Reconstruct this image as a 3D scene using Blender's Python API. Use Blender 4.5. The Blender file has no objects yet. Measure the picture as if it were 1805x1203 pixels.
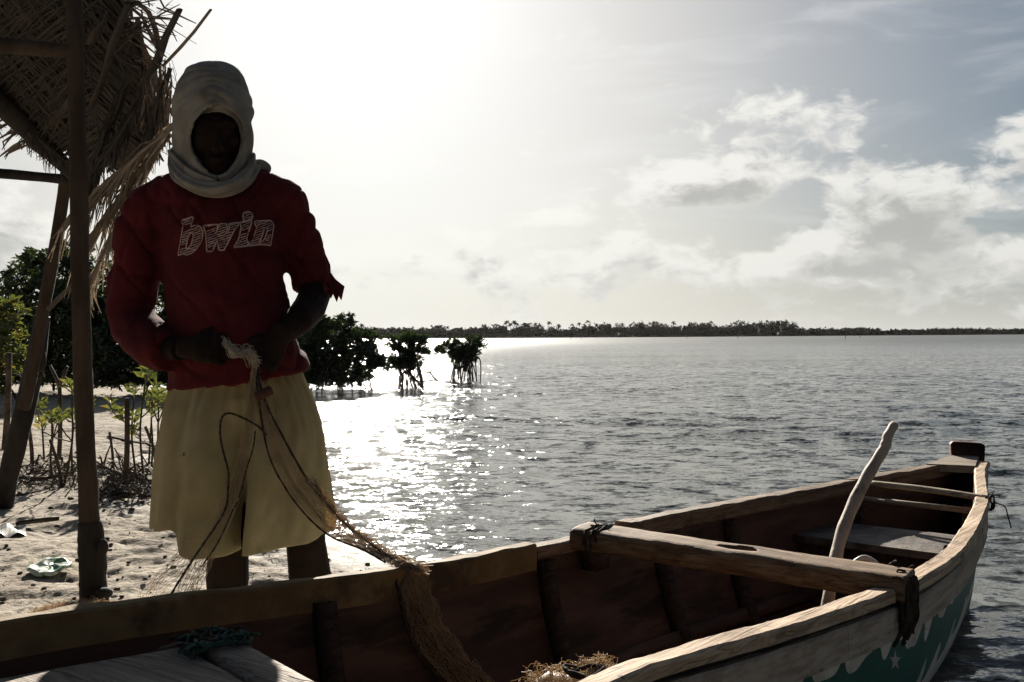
SKY_G = .66; SKY_K = 9.2; SKY_AUR = 1.0; SKY_AUR2 = 4.5; CL_SUN = 3.6; CL_BASE = 7.4; SKY_STR = .05; EXPO = 1.1
import bpy, bmesh, math, random
import numpy as np
from mathutils import Vector, Matrix
from mathutils.bvhtree import BVHTree

R = math.radians
SC = bpy.context.scene
COL = SC.collection
rng = random.Random(7)
nr = np.random.default_rng(11)

RIP1 = 1.75; RIP2 = 1.25
# ------------------------------------------------------------------ camera
FPX = 1755.0
CAMZ = 1.02
_rho = math.atan(7 / 1165.0)
_ph = 9.1 / FPX
FW = np.array([0, math.cos(_ph), -math.sin(_ph)])
RT = np.array([math.cos(_rho), 0, -math.sin(_rho)])
UP = np.cross(RT, FW); UP /= np.linalg.norm(UP)
EYE = np.array([0, 0, CAMZ])

def ray(u, v):
    return FW + (u - 902.5) / FPX * RT - (v - 601.5) / FPX * UP
def P(u, v, Y):
    d = ray(u, v)
    return EYE + d * (Y / d[1])
def Pz(u, v, z):
    d = ray(u, v)
    return EYE + d * ((z - CAMZ) / d[2])

cam = bpy.data.cameras.new('camera')
cam.sensor_width = 36; cam.lens = 36 * FPX / 1805; cam.clip_end = 20000; cam.clip_start = .02
co = bpy.data.objects.new('camera', cam); COL.objects.link(co)
M = Matrix.Identity(4)
for i in range(3):
    M[i][0] = RT[i]; M[i][1] = UP[i]; M[i][2] = -FW[i]; M[i][3] = EYE[i]
co.matrix_world = M
SC.camera = co

# ------------------------------------------------------------------ helpers
WORLD = {}          # root object name -> world location of its origin

def tag(o, label=None, cat=None, group=None, kind=None):
    if label: o['label'] = label
    if cat: o['category'] = cat
    if group: o['group'] = group
    if kind: o['kind'] = kind
    return o

def thing(name, label, cat, loc=(0, 0, 0), group=None):
    o = bpy.data.objects.new(name, None)
    o.empty_display_size = .1
    COL.objects.link(o); o.location = loc
    WORLD[o.name] = Vector(loc)
    return tag(o, label, cat, group)

def rootloc(o):
    v = Vector((0, 0, 0))
    while o is not None:
        v = v + Vector(o.location); o = o.parent
    return v

class MB:
    """collects world-space geometry"""
    def __init__(s):
        s.v = []; s.f = []; s.uv = None
    def add(s, verts, faces):
        n = len(s.v)
        s.v.extend([tuple(map(float, p)) for p in verts])
        s.f.extend([tuple(i + n for i in f) for f in faces])
    def tube(s, pts, rad, n=8, caps=True, flat=None, rot=0.0, up=None):
        pts = [Vector(p) for p in pts]
        m = len(pts)
        if not hasattr(rad, '__len__'): rad = [rad] * m
        verts = []
        prev = None
        for i, p in enumerate(pts):
            t = (pts[min(i + 1, m - 1)] - pts[max(i - 1, 0)])
            if t.length < 1e-9: t = Vector((0, 0, 1))
            t.normalize()
            if prev is None:
                a = Vector(up) if up is not None else (Vector((0, 0, 1)) if abs(t.z) < .9 else Vector((0, 1, 0)))
                x = (a - t * a.dot(t)).normalized()
            else:
                x = prev - t * prev.dot(t)
                if x.length < 1e-6: x = t.orthogonal()
                x.normalize()
            prev = x
            y = t.cross(x)
            rr = rad[i]
            ra, rb = (rr if hasattr(rr, '__len__') else (rr, rr * (flat or 1)))
            for k in range(n):
                a = 2 * math.pi * k / n + rot
                verts.append(p + x * (ra * math.cos(a)) + y * (rb * math.sin(a)))
        faces = []
        for i in range(m - 1):
            for k in range(n):
                k2 = (k + 1) % n
                faces.append((i * n + k, i * n + k2, (i + 1) * n + k2, (i + 1) * n + k))
        if caps:
            faces.append(tuple(range(n - 1, -1, -1)))
            faces.append(tuple((m - 1) * n + k for k in range(n)))
        s.add(verts, faces)
    def ball(s, c, r, n=14, m=9, rotm=None):
        if not hasattr(r, '__len__'): r = (r, r, r)
        vs = []; fs = []
        c = Vector(c)
        for i in range(m + 1):
            th = math.pi * i / m
            for k in range(n):
                a = 2 * math.pi * k / n
                q = Vector((r[0] * math.sin(th) * math.cos(a), r[1] * math.sin(th) * math.sin(a), r[2] * math.cos(th)))
                if rotm is not None: q = rotm @ q
                vs.append(c + q)
        for i in range(m):
            for k in range(n):
                k2 = (k + 1) % n
                fs.append((i * n + k, (i + 1) * n + k, (i + 1) * n + k2, i * n + k2))
        s.add(vs, fs)
    def box(s, c, ax, ay, az):
        """box from centre and three half-axis vectors"""
        c, ax, ay, az = map(Vector, (c, ax, ay, az))
        vs = [c + ax * i + ay * j + az * k for k in (-1, 1) for j in (-1, 1) for i in (-1, 1)]
        s.add(vs, [(0, 2, 3, 1), (4, 5, 7, 6), (0, 1, 5, 4), (2, 6, 7, 3), (0, 4, 6, 2), (1, 3, 7, 5)])
    def sheet(s, rows, closed=False, flip=False):
        """rows: list of equal-length lists of points"""
        m = len(rows); n = len(rows[0])
        vs = [p for r in rows for p in r]
        fs = []
        for i in range(m - 1):
            for k in range(n if closed else n - 1):
                k2 = (k + 1) % n
                q = (i * n + k, i * n + k2, (i + 1) * n + k2, (i + 1) * n + k)
                fs.append(q[::-1] if flip else q)
        s.add(vs, fs)
    def build(s, name, mat, parent=None, smooth=True):
        me = bpy.data.meshes.new(name)
        off = rootloc(parent) if parent is not None else Vector((0, 0, 0))
        a = np.array(s.v, dtype=float).reshape(-1, 3) - np.array(off)
        me.from_pydata(a.tolist(), [], s.f)
        return link(me, name, mat, parent, smooth)

def link(me, name, mat, parent=None, smooth=True):
    me.validate(); me.update()
    if smooth: me.polygons.foreach_set('use_smooth', [True] * len(me.polygons))
    if mat is not None:
        me.materials.clear(); me.materials.append(mat)
    o = bpy.data.objects.new(name, me)
    COL.objects.link(o)
    if parent is not None: o.parent = parent
    return o

def modded(me, mods):
    """evaluate modifiers on a mesh and return a new mesh"""
    o = bpy.data.objects.new('tmp', me); COL.objects.link(o)
    for typ, kw in mods:
        m = o.modifiers.new('m', typ)
        for k, v in kw.items(): setattr(m, k, v)
    dg = bpy.context.evaluated_depsgraph_get(); dg.update()
    ev = o.evaluated_get(dg)
    nm = bpy.data.meshes.new_from_object(ev, preserve_all_data_layers=True, depsgraph=dg)
    bpy.data.objects.remove(o)
    return nm

def fused(mb, voxel, smooth=6, fac=.5):
    me = bpy.data.meshes.new('tmp')
    me.from_pydata(mb.v, [], mb.f); me.update()
    return modded(me, [('REMESH', dict(mode='VOXEL', voxel_size=voxel, adaptivity=0)),
                       ('SMOOTH', dict(iterations=smooth, factor=fac))])

def getco(me):
    a = np.empty(len(me.vertices) * 3); me.vertices.foreach_get('co', a); return a.reshape(-1, 3)
def setco(me, a):
    me.vertices.foreach_set('co', a.ravel()); me.update()
def getno(me):
    a = np.empty(len(me.vertices) * 3); me.vertices.foreach_get('normal', a); return a.reshape(-1, 3)

def shift(me, parent):
    setco(me, getco(me) - np.array(rootloc(parent)))

# value noise (vectorised)
_T = nr.random((64, 64, 64))
def vnoise(p):
    p = np.asarray(p, float)
    i = np.floor(p).astype(int); f = p - i
    f = f * f * (3 - 2 * f)
    i0 = i & 63; i1 = (i + 1) & 63
    def g(a, b, c): return _T[a, b, c]
    x0, y0, z0 = i0[..., 0], i0[..., 1], i0[..., 2]; x1, y1, z1 = i1[..., 0], i1[..., 1], i1[..., 2]
    fx, fy, fz = f[..., 0], f[..., 1], f[..., 2]
    l = lambda a, b, t: a + (b - a) * t
    return l(l(l(g(x0, y0, z0), g(x1, y0, z0), fx), l(g(x0, y1, z0), g(x1, y1, z0), fx), fy),
             l(l(g(x0, y0, z1), g(x1, y0, z1), fx), l(g(x0, y1, z1), g(x1, y1, z1), fx), fy), fz) * 2 - 1
def fbm(p, o=4):
    p = np.asarray(p, float); s = 0; a = .5
    for k in range(o):
        s = s + a * vnoise(p + 17.3 * k); p = p * 2.03; a *= .5
    return s

def cr(pts, n=8):
    """catmull-rom resample of a list of points, n per span"""
    p = [np.array(q, float) for q in pts]
    p = [2 * p[0] - p[1]] + p + [2 * p[-1] - p[-2]]
    out = []
    for i in range(1, len(p) - 2):
        a, b, c, d = p[i - 1:i + 3]
        for k in range(n):
            t = k / n
            out.append(.5 * (2 * b + (c - a) * t + (2 * a - 5 * b + 4 * c - d) * t * t + (3 * b - a - 3 * c + d) * t ** 3))
    out.append(p[-2]); return out

# ------------------------------------------------------------------ materials
class NT:
    def __init__(s, tree): s.t = tree
    def n(s, typ, ins=None, **kw):
        nd = s.t.nodes.new(typ)
        for k, v in kw.items(): setattr(nd, k, v)
        for k, v in (ins or {}).items():
            if isinstance(v, bpy.types.NodeSocket): s.t.links.new(v, nd.inputs[k])
            else: nd.inputs[k].default_value = v
        return nd
    def math(s, op, a, b=0.0, c=None, clamp=False):
        i = {0: a, 1: b}
        if c is not None: i[2] = c
        return s.n('ShaderNodeMath', i, operation=op, use_clamp=clamp).outputs[0]
    def mix(s, f, a, b, mode='MIX'):
        nd = s.t.nodes.new('ShaderNodeMix'); nd.data_type = 'RGBA'; nd.blend_type = mode
        for idx, v in ((0, f), (6, a), (7, b)):
            if isinstance(v, bpy.types.NodeSocket): s.t.links.new(v, nd.inputs[idx])
            else: nd.inputs[idx].default_value = v if idx == 0 else tuple(v) + ((1,) if len(v) == 3 else ())
        return nd.outputs[2]
    def ramp(s, f, lo, hi, a=0.0, b=1.0):
        return s.n('ShaderNodeMapRange', {0: f, 1: lo, 2: hi, 3: a, 4: b}, interpolation_type='SMOOTHSTEP').outputs[0]
    def noise(s, vec, scale, detail=4, rough=.55, dist=0.0, lac=2.0):
        return s.n('ShaderNodeTexNoise', {'Vector': vec, 'Scale': scale, 'Detail': detail, 'Roughness': rough, 'Distortion': dist, 'Lacunarity': lac}).outputs[0]
    def mapped(s, vec, sc=(1, 1, 1), rot=(0, 0, 0)):
        return s.n('ShaderNodeMapping', {'Vector': vec, 'Scale': sc, 'Rotation': rot}).outputs[0]

def newmat(name):
    m = bpy.data.materials.new(name); m.use_nodes = True
    t = m.node_tree; t.nodes.clear()
    k = NT(t)
    out = k.n('ShaderNodeOutputMaterial')
    return m, k, out

def std(name, c1, c2, scale=8, rough=.85, bump=.3, bscale=40, bdist=.004, stretch=(1, 1, 1), c3=None, c3scale=3, detail=5,
        spec=.3, trans=None, lo=.35, hi=.65, rot=(0, 0, 0), c3lo=.52, c3hi=.66):
    m, k, out = newmat(name)
    tc = k.n('ShaderNodeTexCoord').outputs['Object']
    v = k.mapped(tc, stretch, rot)
    f = k.ramp(k.noise(v, scale, detail, .6), lo, hi)
    col = k.mix(f, c1, c2)
    if c3 is not None:
        f3 = k.ramp(k.noise(v, c3scale, 5, .65), c3lo, c3hi)
        col = k.mix(f3, col, c3)
    b = k.n('ShaderNodeBump', {'Strength': bump, 'Distance': bdist, 'Height': k.noise(v, bscale, 5, .6)}).outputs[0]
    if trans:
        d = k.n('ShaderNodeBsdfDiffuse', {'Color': col, 'Normal': b}).outputs[0]
        tl = k.n('ShaderNodeBsdfTranslucent', {'Color': col, 'Normal': b}).outputs[0]
        g = k.n('ShaderNodeBsdfGlossy', {'Color': (1, 1, 1, 1), 'Roughness': rough}).outputs[0]
        s1 = k.n('ShaderNodeMixShader', {0: trans, 1: d, 2: tl}).outputs[0]
        s2 = k.n('ShaderNodeMixShader', {0: spec * .15, 1: s1, 2: g}).outputs[0]
        k.t.links.new(s2, out.inputs[0])
    else:
        p = k.n('ShaderNodeBsdfPrincipled', {'Base Color': col, 'Roughness': rough, 'Normal': b, 'Specular IOR Level': spec})
        k.t.links.new(p.outputs[0], out.inputs[0])
    return m

MT = {}
MT['old_wood'] = std('weathered_wood', (.30, .22, .15), (.50, .40, .29), 9, .8, .7, 30, .004, (.35, .35, 3), c3=(.07, .045, .03), c3scale=5)
MT['rail'] = std('rail_wood', (.34, .26, .18), (.58, .47, .35), 11, .75, .8, 26, .004, (.5, .5, 2), c3=(.10, .065, .04), c3scale=7, c3lo=.58, c3hi=.72)
MT['dark_wood'] = std('dark_wood', (.05, .03, .02), (.11, .065, .042), 7, .8, .8, 30, .004, (.6, .6, 2), c3=(.16, .10, .06), c3scale=6, c3lo=.58, c3hi=.75)
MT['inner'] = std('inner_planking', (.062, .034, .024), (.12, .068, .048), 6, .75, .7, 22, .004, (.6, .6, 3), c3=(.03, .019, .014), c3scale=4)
MT['thwart'] = std('thwart_wood', (.17, .105, .055), (.36, .245, .14), 12, .8, 1., 30, .005, (1, 1, 1), c3=(.06, .036, .02), c3scale=8, c3lo=.55, c3hi=.7)
MT['stick'] = std('bleached_stick', (.29, .23, .18), (.43, .36, .29), 14, .7, .7, 60, .003, (1, 1, .12), c3=(.13, .085, .055), c3scale=9, c3lo=.55, c3hi=.70)
MT['post'] = std('post_bark', (.036, .025, .018), (.070, .049, .035), 10, .9, .9, 45, .006, (1, 1, .25), c3=(.03, .022, .016), c3scale=5)
MT['black_post'] = std('charred_wood', (.012, .01, .009), (.035, .028, .022), 10, .85, .9, 40, .006, (1, 1, .3))
MT['rope'] = std('dark_rope', (.025, .018, .014), (.06, .045, .032), 60, .9, .8, 200, .002)
MT['green_rope'] = std('green_rope', (.02, .06, .045), (.07, .12, .09), 40, .9, .8, 200, .002, c3=(.16, .14, .11), c3scale=30)
MT['white_rope'] = std('net_twine', (.42, .35, .26), (.62, .54, .42), 40, .7, .4, 200, .001, trans=.35, spec=.5)
MT['net'] = std('nylon_net', (.52, .37, .20), (.68, .51, .30), 20, .6, .2, 200, .001, trans=.5, spec=.6)
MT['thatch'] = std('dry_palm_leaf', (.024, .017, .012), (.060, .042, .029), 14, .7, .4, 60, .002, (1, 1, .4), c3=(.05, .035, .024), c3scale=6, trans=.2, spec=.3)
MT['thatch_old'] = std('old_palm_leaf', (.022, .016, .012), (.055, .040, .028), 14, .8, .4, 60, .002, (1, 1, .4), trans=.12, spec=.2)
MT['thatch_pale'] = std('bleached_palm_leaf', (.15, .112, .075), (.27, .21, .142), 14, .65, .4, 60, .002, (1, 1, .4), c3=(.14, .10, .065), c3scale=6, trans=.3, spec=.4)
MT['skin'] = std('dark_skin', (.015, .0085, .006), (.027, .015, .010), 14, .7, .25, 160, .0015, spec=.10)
MT['shirt'] = std('red_cotton', (.070, .010, .012), (.098, .0135, .016), 9, .95, .5, 900, .0006, c3=(.07, .009, .012), c3scale=3, spec=.15)
MT['cloth_print'] = std('cracked_print', (.38, .27, .24), (.50, .38, .34), 60, .9, .3, 300, .0006, spec=.1, c3=(.22, .09, .09), c3scale=90)
MT['scarf'] = std('faded_scarf', (.195, .178, .150), (.275, .255, .22), 16, .95, .7, 500, .001, c3=(.14, .118, .092), c3scale=7, spec=.1)
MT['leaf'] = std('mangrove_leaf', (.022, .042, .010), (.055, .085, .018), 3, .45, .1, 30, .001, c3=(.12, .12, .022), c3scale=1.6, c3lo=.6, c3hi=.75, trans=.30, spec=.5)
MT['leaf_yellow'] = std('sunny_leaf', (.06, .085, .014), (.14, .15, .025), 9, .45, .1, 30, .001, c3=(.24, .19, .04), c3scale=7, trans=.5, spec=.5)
MT['bark'] = std('mangrove_bark', (.03, .022, .016), (.07, .052, .038), 8, .9, .6, 40, .005)
MT['far_leaf'] = std('far_foliage', (.014, .018, .010), (.035, .038, .018), .3, .9, 0, 1, .01, spec=.1)
MT['seedling_stem'] = std('seedling_stem', (.05, .04, .025), (.10, .08, .05), 30, .8, .3, 80, .002)
MT['pebble'] = std('dark_litter', (.03, .022, .016), (.10, .075, .05), 12, .9, .4, 60, .004)
MT['driftwood'] = std('driftwood', (.06, .045, .033), (.14, .105, .075), 14, .9, .8, 50, .004)
MT['plate'] = std('old_plastic', (.55, .62, .50), (.70, .73, .66), 22, .5, .3, 60, .002, c3=(.10, .24, .10), c3scale=26, c3lo=.5, c3hi=.58)
MT['white_plastic'] = std('scuffed_plastic', (.48, .46, .42), (.62, .60, .56), 10, .45, .2, 50, .002, c3=(.25, .22, .18), c3scale=14)
MT['float'] = std('dark_float', (.05, .018, .014), (.09, .035, .026), 40, .8, .5, 120, .002)

def shorts_mat():
    m, k, out = newmat('yellow_cotton')
    tc = k.n('ShaderNodeTexCoord').outputs['Object']
    base = k.mix(k.ramp(k.noise(tc, 5, 4), .35, .65), (.46, .385, .21), (.57, .49, .30))
    dirt = k.ramp(k.noise(tc, 11, 6, .7), .60, .74)
    col = k.mix(k.math('MULTIPLY', dirt, .55), base, (.20, .13, .06))
    v2 = k.mapped(tc, (9, 9, 14))
    spot = k.ramp(k.noise(v2, 1.0, 3, .6), .70, .76)
    col = k.mix(k.math('MULTIPLY', spot, .8), col, (.07, .04, .022))
    b = k.n('ShaderNodeBump', {'Strength': .5, 'Distance': .0006, 'Height': k.noise(tc, 700, 2)}).outputs[0]
    d = k.n('ShaderNodeBsdfDiffuse', {'Color': col, 'Normal': b, 'Roughness': .5}).outputs[0]
    tl = k.n('ShaderNodeBsdfTranslucent', {'Color': col, 'Normal': b}).outputs[0]
    k.t.links.new(k.n('ShaderNodeMixShader', {0: .24, 1: d, 2: tl}).outputs[0], out.inputs[0])
    return m
MT['shorts'] = shorts_mat()

def wood(name, c1, c2, dark, ang, rough=.75, scale=1.0, crack=.5, stain=.5, spec=.25):
    m, k, out = newmat(name)
    ob = k.n('ShaderNodeTexCoord').outputs['Object']
    v = k.n('ShaderNodeVectorRotate', {'Vector': ob, 'Angle': -ang}, rotation_type='Z_AXIS').outputs[0]
    warp = k.n('ShaderNodeVectorMath', {0: v, 1: k.n('ShaderNodeTexNoise', {'Vector': v, 'Scale': 5.0, 'Detail': 2.0}).outputs[1]}, operation='ADD')
    v2 = k.n('ShaderNodeMix', data_type='VECTOR'); k.t.links.new(v, v2.inputs[4]); k.t.links.new(warp.outputs[0], v2.inputs[5]); v2.inputs[0].default_value = .02
    g = k.mapped(v2.outputs[1], (3.5 * scale, 75 * scale, 75 * scale))
    grain = k.noise(g, 1.0, 5, .65)
    fine = k.noise(k.mapped(v2.outputs[1], (10 * scale, 260 * scale, 260 * scale)), 1.0, 3, .6)
    cr_ = k.noise(k.mapped(v2.outputs[1], (.75 * scale, 40 * scale, 40 * scale)), 1.0, 2, .5)
    crk = k.ramp(k.math('ABSOLUTE', k.math('SUBTRACT', cr_, .56)), .004, .018, 1.0, 0.0)
    col = k.mix(k.ramp(grain, .34, .66), c1, c2)
    col = k.mix(k.math('MULTIPLY', k.ramp(fine, .45, .7), .45), col, [q * .55 for q in c1])
    st = k.ramp(k.noise(ob, 7 * scale, 6, .72), .54, .68)
    col = k.mix(k.math('MULTIPLY', st, stain), col, dark)
    col = k.mix(k.math('MULTIPLY', crk, crack), col, [q * .35 for q in dark])
    vo = k.n('ShaderNodeTexVoronoi', {'Vector': ob, 'Scale': 9.0}).outputs[0]
    nail = k.ramp(vo, .035, .06, 1.0, 0.0)
    col = k.mix(k.math('MULTIPLY', nail, .85), col, (.03, .018, .012))
    h = k.math('SUBTRACT', k.math('MULTIPLY_ADD', fine, .35, grain), k.math('MULTIPLY', crk, 1.1 * crack))
    bp = k.n('ShaderNodeBump', {'Strength': .85, 'Distance': .0035, 'Height': h}).outputs[0]
    p = k.n('ShaderNodeBsdfPrincipled', {'Base Color': col, 'Roughness': rough, 'Normal': bp, 'Specular IOR Level': spec})
    k.t.links.new(p.outputs[0], out.inputs[0]); return m
_BA = .88
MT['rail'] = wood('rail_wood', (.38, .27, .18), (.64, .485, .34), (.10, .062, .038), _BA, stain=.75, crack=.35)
MT['old_wood'] = wood('weathered_wood', (.20, .155, .115), (.36, .295, .23), (.07, .048, .033), -.62, stain=.6, crack=.4)
MT['bar_wood'] = wood('bar_wood', (.28, .215, .15), (.46, .37, .275), (.08, .05, .035), -.7, stain=.6)
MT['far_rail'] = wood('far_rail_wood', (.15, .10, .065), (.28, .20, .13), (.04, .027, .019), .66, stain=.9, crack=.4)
MT['thwart'] = wood('thwart_wood', (.12, .068, .036), (.25, .165, .095), (.035, .021, .013), -.72, stain=.85, crack=.4)
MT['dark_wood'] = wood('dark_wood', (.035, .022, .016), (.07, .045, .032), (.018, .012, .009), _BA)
def hull_mat():
    m, k, out = newmat('painted_hull')
    tc = k.n('ShaderNodeTexCoord')
    uv = k.n('ShaderNodeSeparateXYZ', {0: tc.outputs['UV']})
    s, d = uv.outputs[0], uv.outputs[1]
    sv = k.n('ShaderNodeCombineXYZ', {0: s, 1: 0.0, 2: 3.7}).outputs[0]
    n1 = k.noise(sv, 4.2, 2, .5); n2 = k.noise(sv, 3.1, 1, .5)
    ph = k.math('ADD', k.math('MULTIPLY', s, 7.6), k.math('MULTIPLY', n1, 2.4))
    z1 = k.math('POWER', k.math('ABSOLUTE', k.math('SINE', k.math('MULTIPLY', ph, 3.1416))), .9)
    b1 = k.math('ADD', .074, k.math('MULTIPLY', z1, k.math('MULTIPLY', n2, .125)))
    ph2 = k.math('ADD', k.math('MULTIPLY', s, 3.6), k.math('MULTIPLY', n2, 3.0))
    z2 = k.math('POWER', k.math('MULTIPLY_ADD', k.math('SINE', k.math('MULTIPLY', ph2, 6.28)), .5, .5), 2.0)
    b2 = k.math('SUBTRACT', .29, k.math('MULTIPLY', z2, .075))
    wob = k.math('MULTIPLY', k.math('SUBTRACT', k.noise(tc.outputs['Object'], 40, 3), .5), .006)
    dd = k.math('ADD', d, wob)
    green = k.math('MULTIPLY', k.math('GREATER_THAN', dd, b1), k.math('LESS_THAN', dd, b2))
    ob = tc.outputs['Object']
    white = k.mix(k.ramp(k.noise(ob, 9, 5, .65), .4, .65), (.80, .76, .69), (.58, .52, .45))
    gcol = k.mix(k.ramp(k.noise(ob, 7, 5, .65), .4, .7), (.024, .155, .118), (.036, .115, .092))
    col = k.mix(green, white, gcol)
    streak = k.ramp(k.noise(k.mapped(ob, (30, 30, 2.5)), 1, 4, .6), .56, .70)
    col = k.mix(k.math('MULTIPLY', streak, .45), col, (.16, .10, .065))
    col = k.mix(k.ramp(d, .020, .026, 1.0, 0.0), col, (.02, .015, .012))  # gap under the rail: its shade put into the hull colour
    chip = k.ramp(k.noise(ob, 34, 6, .75), .635, .67)
    col = k.mix(chip, col, (.13, .085, .055))
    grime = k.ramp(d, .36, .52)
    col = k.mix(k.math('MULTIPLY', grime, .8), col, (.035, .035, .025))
    bp = k.n('ShaderNodeBump', {'Strength': .5, 'Distance': .003, 'Height': k.math('SUBTRACT', k.noise(ob, 25, 5), k.math('MULTIPLY', chip, .6))}).outputs[0]
    p = k.n('ShaderNodeBsdfPrincipled', {'Base Color': col, 'Roughness': .55, 'Normal': bp, 'Specular IOR Level': .4})
    k.t.links.new(p.outputs[0], out.inputs[0])
    return m
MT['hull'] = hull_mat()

def strake_mat():
    m, k, out = newmat('strake_paint_worn')
    ob = k.n('ShaderNodeTexCoord').outputs['Object']
    ob2 = k.n('ShaderNodeVectorRotate', {'Vector': ob, 'Angle': -.95}, rotation_type='Z_AXIS').outputs[0]
    white = k.mix(k.ramp(k.noise(k.mapped(ob2, (4, 60, 60)), 1, 5, .65), .35, .65), (.52, .44, .36), (.32, .25, .19))
    wear = k.ramp(k.noise(k.mapped(ob, (1, 1, 1)), 9, 6, .72), .55, .66)
    col = k.mix(wear, white, (.15, .095, .06))
    bp = k.n('ShaderNodeBump', {'Strength': .7, 'Distance': .003, 'Height': k.noise(ob, 30, 6, .65)}).outputs[0]
    p = k.n('ShaderNodeBsdfPrincipled', {'Base Color': col, 'Roughness': .7, 'Normal': bp, 'Specular IOR Level': .3})
    k.t.links.new(p.outputs[0], out.inputs[0]); return m
MT['strake'] = strake_mat()

def sand_mat():
    m, k, out = newmat('beach_sand')
    tc = k.n('ShaderNodeTexCoord').outputs['Object']
    geo = k.n('ShaderNodeNewGeometry')
    z = k.n('ShaderNodeSeparateXYZ', {0: geo.outputs['Position']}).outputs[2]
    zn = k.math('ADD', z, k.math('MULTIPLY', k.math('SUBTRACT', k.noise(tc, 1.6, 4), .5), .05))
    wet = k.ramp(zn, .012, .075, 1.0, 0.0)
    dry = k.mix(k.ramp(k.noise(tc, 3, 6, .65), .35, .65), (.31, .265, .205), (.42, .365, .295))
    speck = k.ramp(k.noise(k.mapped(tc, (1, .55, 1)), 24, 6, .75), .555, .63)
    patch = k.ramp(k.noise(tc, 1.3, 4, .6), .28, .50)
    dry = k.mix(k.math('MULTIPLY', speck, k.math('MULTIPLY', patch, .8)), dry, (.12, .09, .065))
    damp = k.ramp(k.noise(tc, 2.3, 5, .7), .50, .64)
    dry = k.mix(k.math('MULTIPLY', damp, .45), dry, (.19, .155, .115))
    col = k.mix(k.math('MULTIPLY', wet, .75), dry, (.16, .13, .10))
    h = k.math('ADD', k.math('MULTIPLY', k.noise(tc, 9, 5, .6), 1.0), k.math('ADD', k.math('MULTIPLY', k.noise(tc, 60, 4, .6), .25), k.math('MULTIPLY', speck, .15)))
    bs = k.math('MULTIPLY_ADD', wet, -.45, .9)
    bp = k.n('ShaderNodeBump', {'Strength': bs, 'Distance': .03, 'Height': h}).outputs[0]
    p = k.n('ShaderNodeBsdfPrincipled', {'Base Color': col, 'Roughness': k.math('MULTIPLY_ADD', wet, -.25, .95), 'Normal': bp,
                                         'Specular IOR Level': k.math('MULTIPLY_ADD', wet, .05, .12)})
    k.t.links.new(p.outputs[0], out.inputs[0]); return m
MT['sand'] = sand_mat()

def water_mat():
    m, k, out = newmat('lagoon_water')
    pos = k.n('ShaderNodeNewGeometry').outputs['Position']
    v = k.mapped(pos, (.75, 1.25, 1), (0, 0, .25))
    gust = k.ramp(k.noise(k.mapped(pos, (.25, .9, 1), (0, 0, .1)), .22, 3, .55), .3, .7, .6, 1.2)
    # slopes of the small ripples, added to the swell of the mesh
    def slope(sc, det, amp):
        c = k.n('ShaderNodeTexNoise', {'Vector': v, 'Scale': sc, 'Detail': det, 'Roughness': .6, 'Distortion': .35}).outputs[1]
        d = k.n('ShaderNodeVectorMath', {0: c, 1: (.5, .5, .5)}, operation='SUBTRACT').outputs[0]
        return k.n('ShaderNodeVectorMath', {0: d, 1: (amp * .7, amp, 0)}, operation='MULTIPLY').outputs[0]
    s = k.n('ShaderNodeVectorMath', {0: slope(6.5, 3, RIP1), 1: slope(27, 3, RIP2)}, operation='ADD').outputs[0]
    s = k.n('ShaderNodeVectorMath', {0: s, 3: gust}, operation='SCALE').outputs[0]
    far = k.ramp(k.n('ShaderNodeVectorMath', {0: pos}, operation='LENGTH').outputs['Value'], 18.0, 160.0)      # ripples too small to see become roughness
    s = k.n('ShaderNodeVectorMath', {0: s, 3: k.math('MULTIPLY_ADD', far, -.6, 1.0)}, operation='SCALE').outputs[0]
    nn = k.n('ShaderNodeVectorMath', {0: k.n('ShaderNodeNewGeometry').outputs['Normal'], 1: s}, operation='ADD').outputs[0]
    nn = k.n('ShaderNodeVectorMath', {0: nn}, operation='NORMALIZE').outputs[0]
    p = k.n('ShaderNodeBsdfPrincipled', {'Base Color': (.075, .08, .073, 1), 'Roughness': k.math('MULTIPLY_ADD', far, .25, .085), 'Normal': nn, 'IOR': 1.333, 'Specular IOR Level': .5})
    k.t.links.new(p.outputs[0], out.inputs[0]); return m
MT['water'] = water_mat()
# ------------------------------------------------------------------ sun and sky
SUN_EL = R(22.0); SUN_AZ = R(-9.0)          # azimuth from +Y towards +X
sd = np.array([math.sin(SUN_AZ) * math.cos(SUN_EL), math.cos(SUN_AZ) * math.cos(SUN_EL), math.sin(SUN_EL)])
sl = bpy.data.lights.new('sun', 'SUN'); sl.energy = 5.0; sl.angle = R(.53); sl.color = (1, .93, .82)
so = bpy.data.objects.new('sun', sl); COL.objects.link(so)
so.rotation_euler = Vector(sd).to_track_quat('Z', 'Y').to_euler()
so.location = (-3, 20, 12)

W = bpy.data.worlds.new('World'); SC.world = W; W.use_nodes = True
W.node_tree.nodes.clear()
k = NT(W.node_tree)
wout = k.n('ShaderNodeOutputWorld')
sky = k.n('ShaderNodeTexSky', sky_type='NISHITA', sun_disc=False, sun_elevation=SUN_EL, sun_rotation=SUN_AZ,
          air_density=1.0, dust_density=1.6, ozone_density=1.0, altitude=0)
dirv = k.n('ShaderNodeTexCoord').outputs['Generated']
sx = k.n('ShaderNodeSeparateXYZ', {0: dirv})
X, Yd, Z = sx.outputs
az = k.math('ARCTAN2', X, Yd)
el = k.math('ARCSINE', k.math('MINIMUM', k.math('MAXIMUM', Z, -1.0), 1.0))
skyc = k.n('ShaderNodeHueSaturation', {'Saturation': .8, 'Value': 1.0, 'Color': sky.outputs[0]}).outputs[0]
sr = k.n('ShaderNodeSeparateColor', {0: skyc}).outputs
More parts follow.
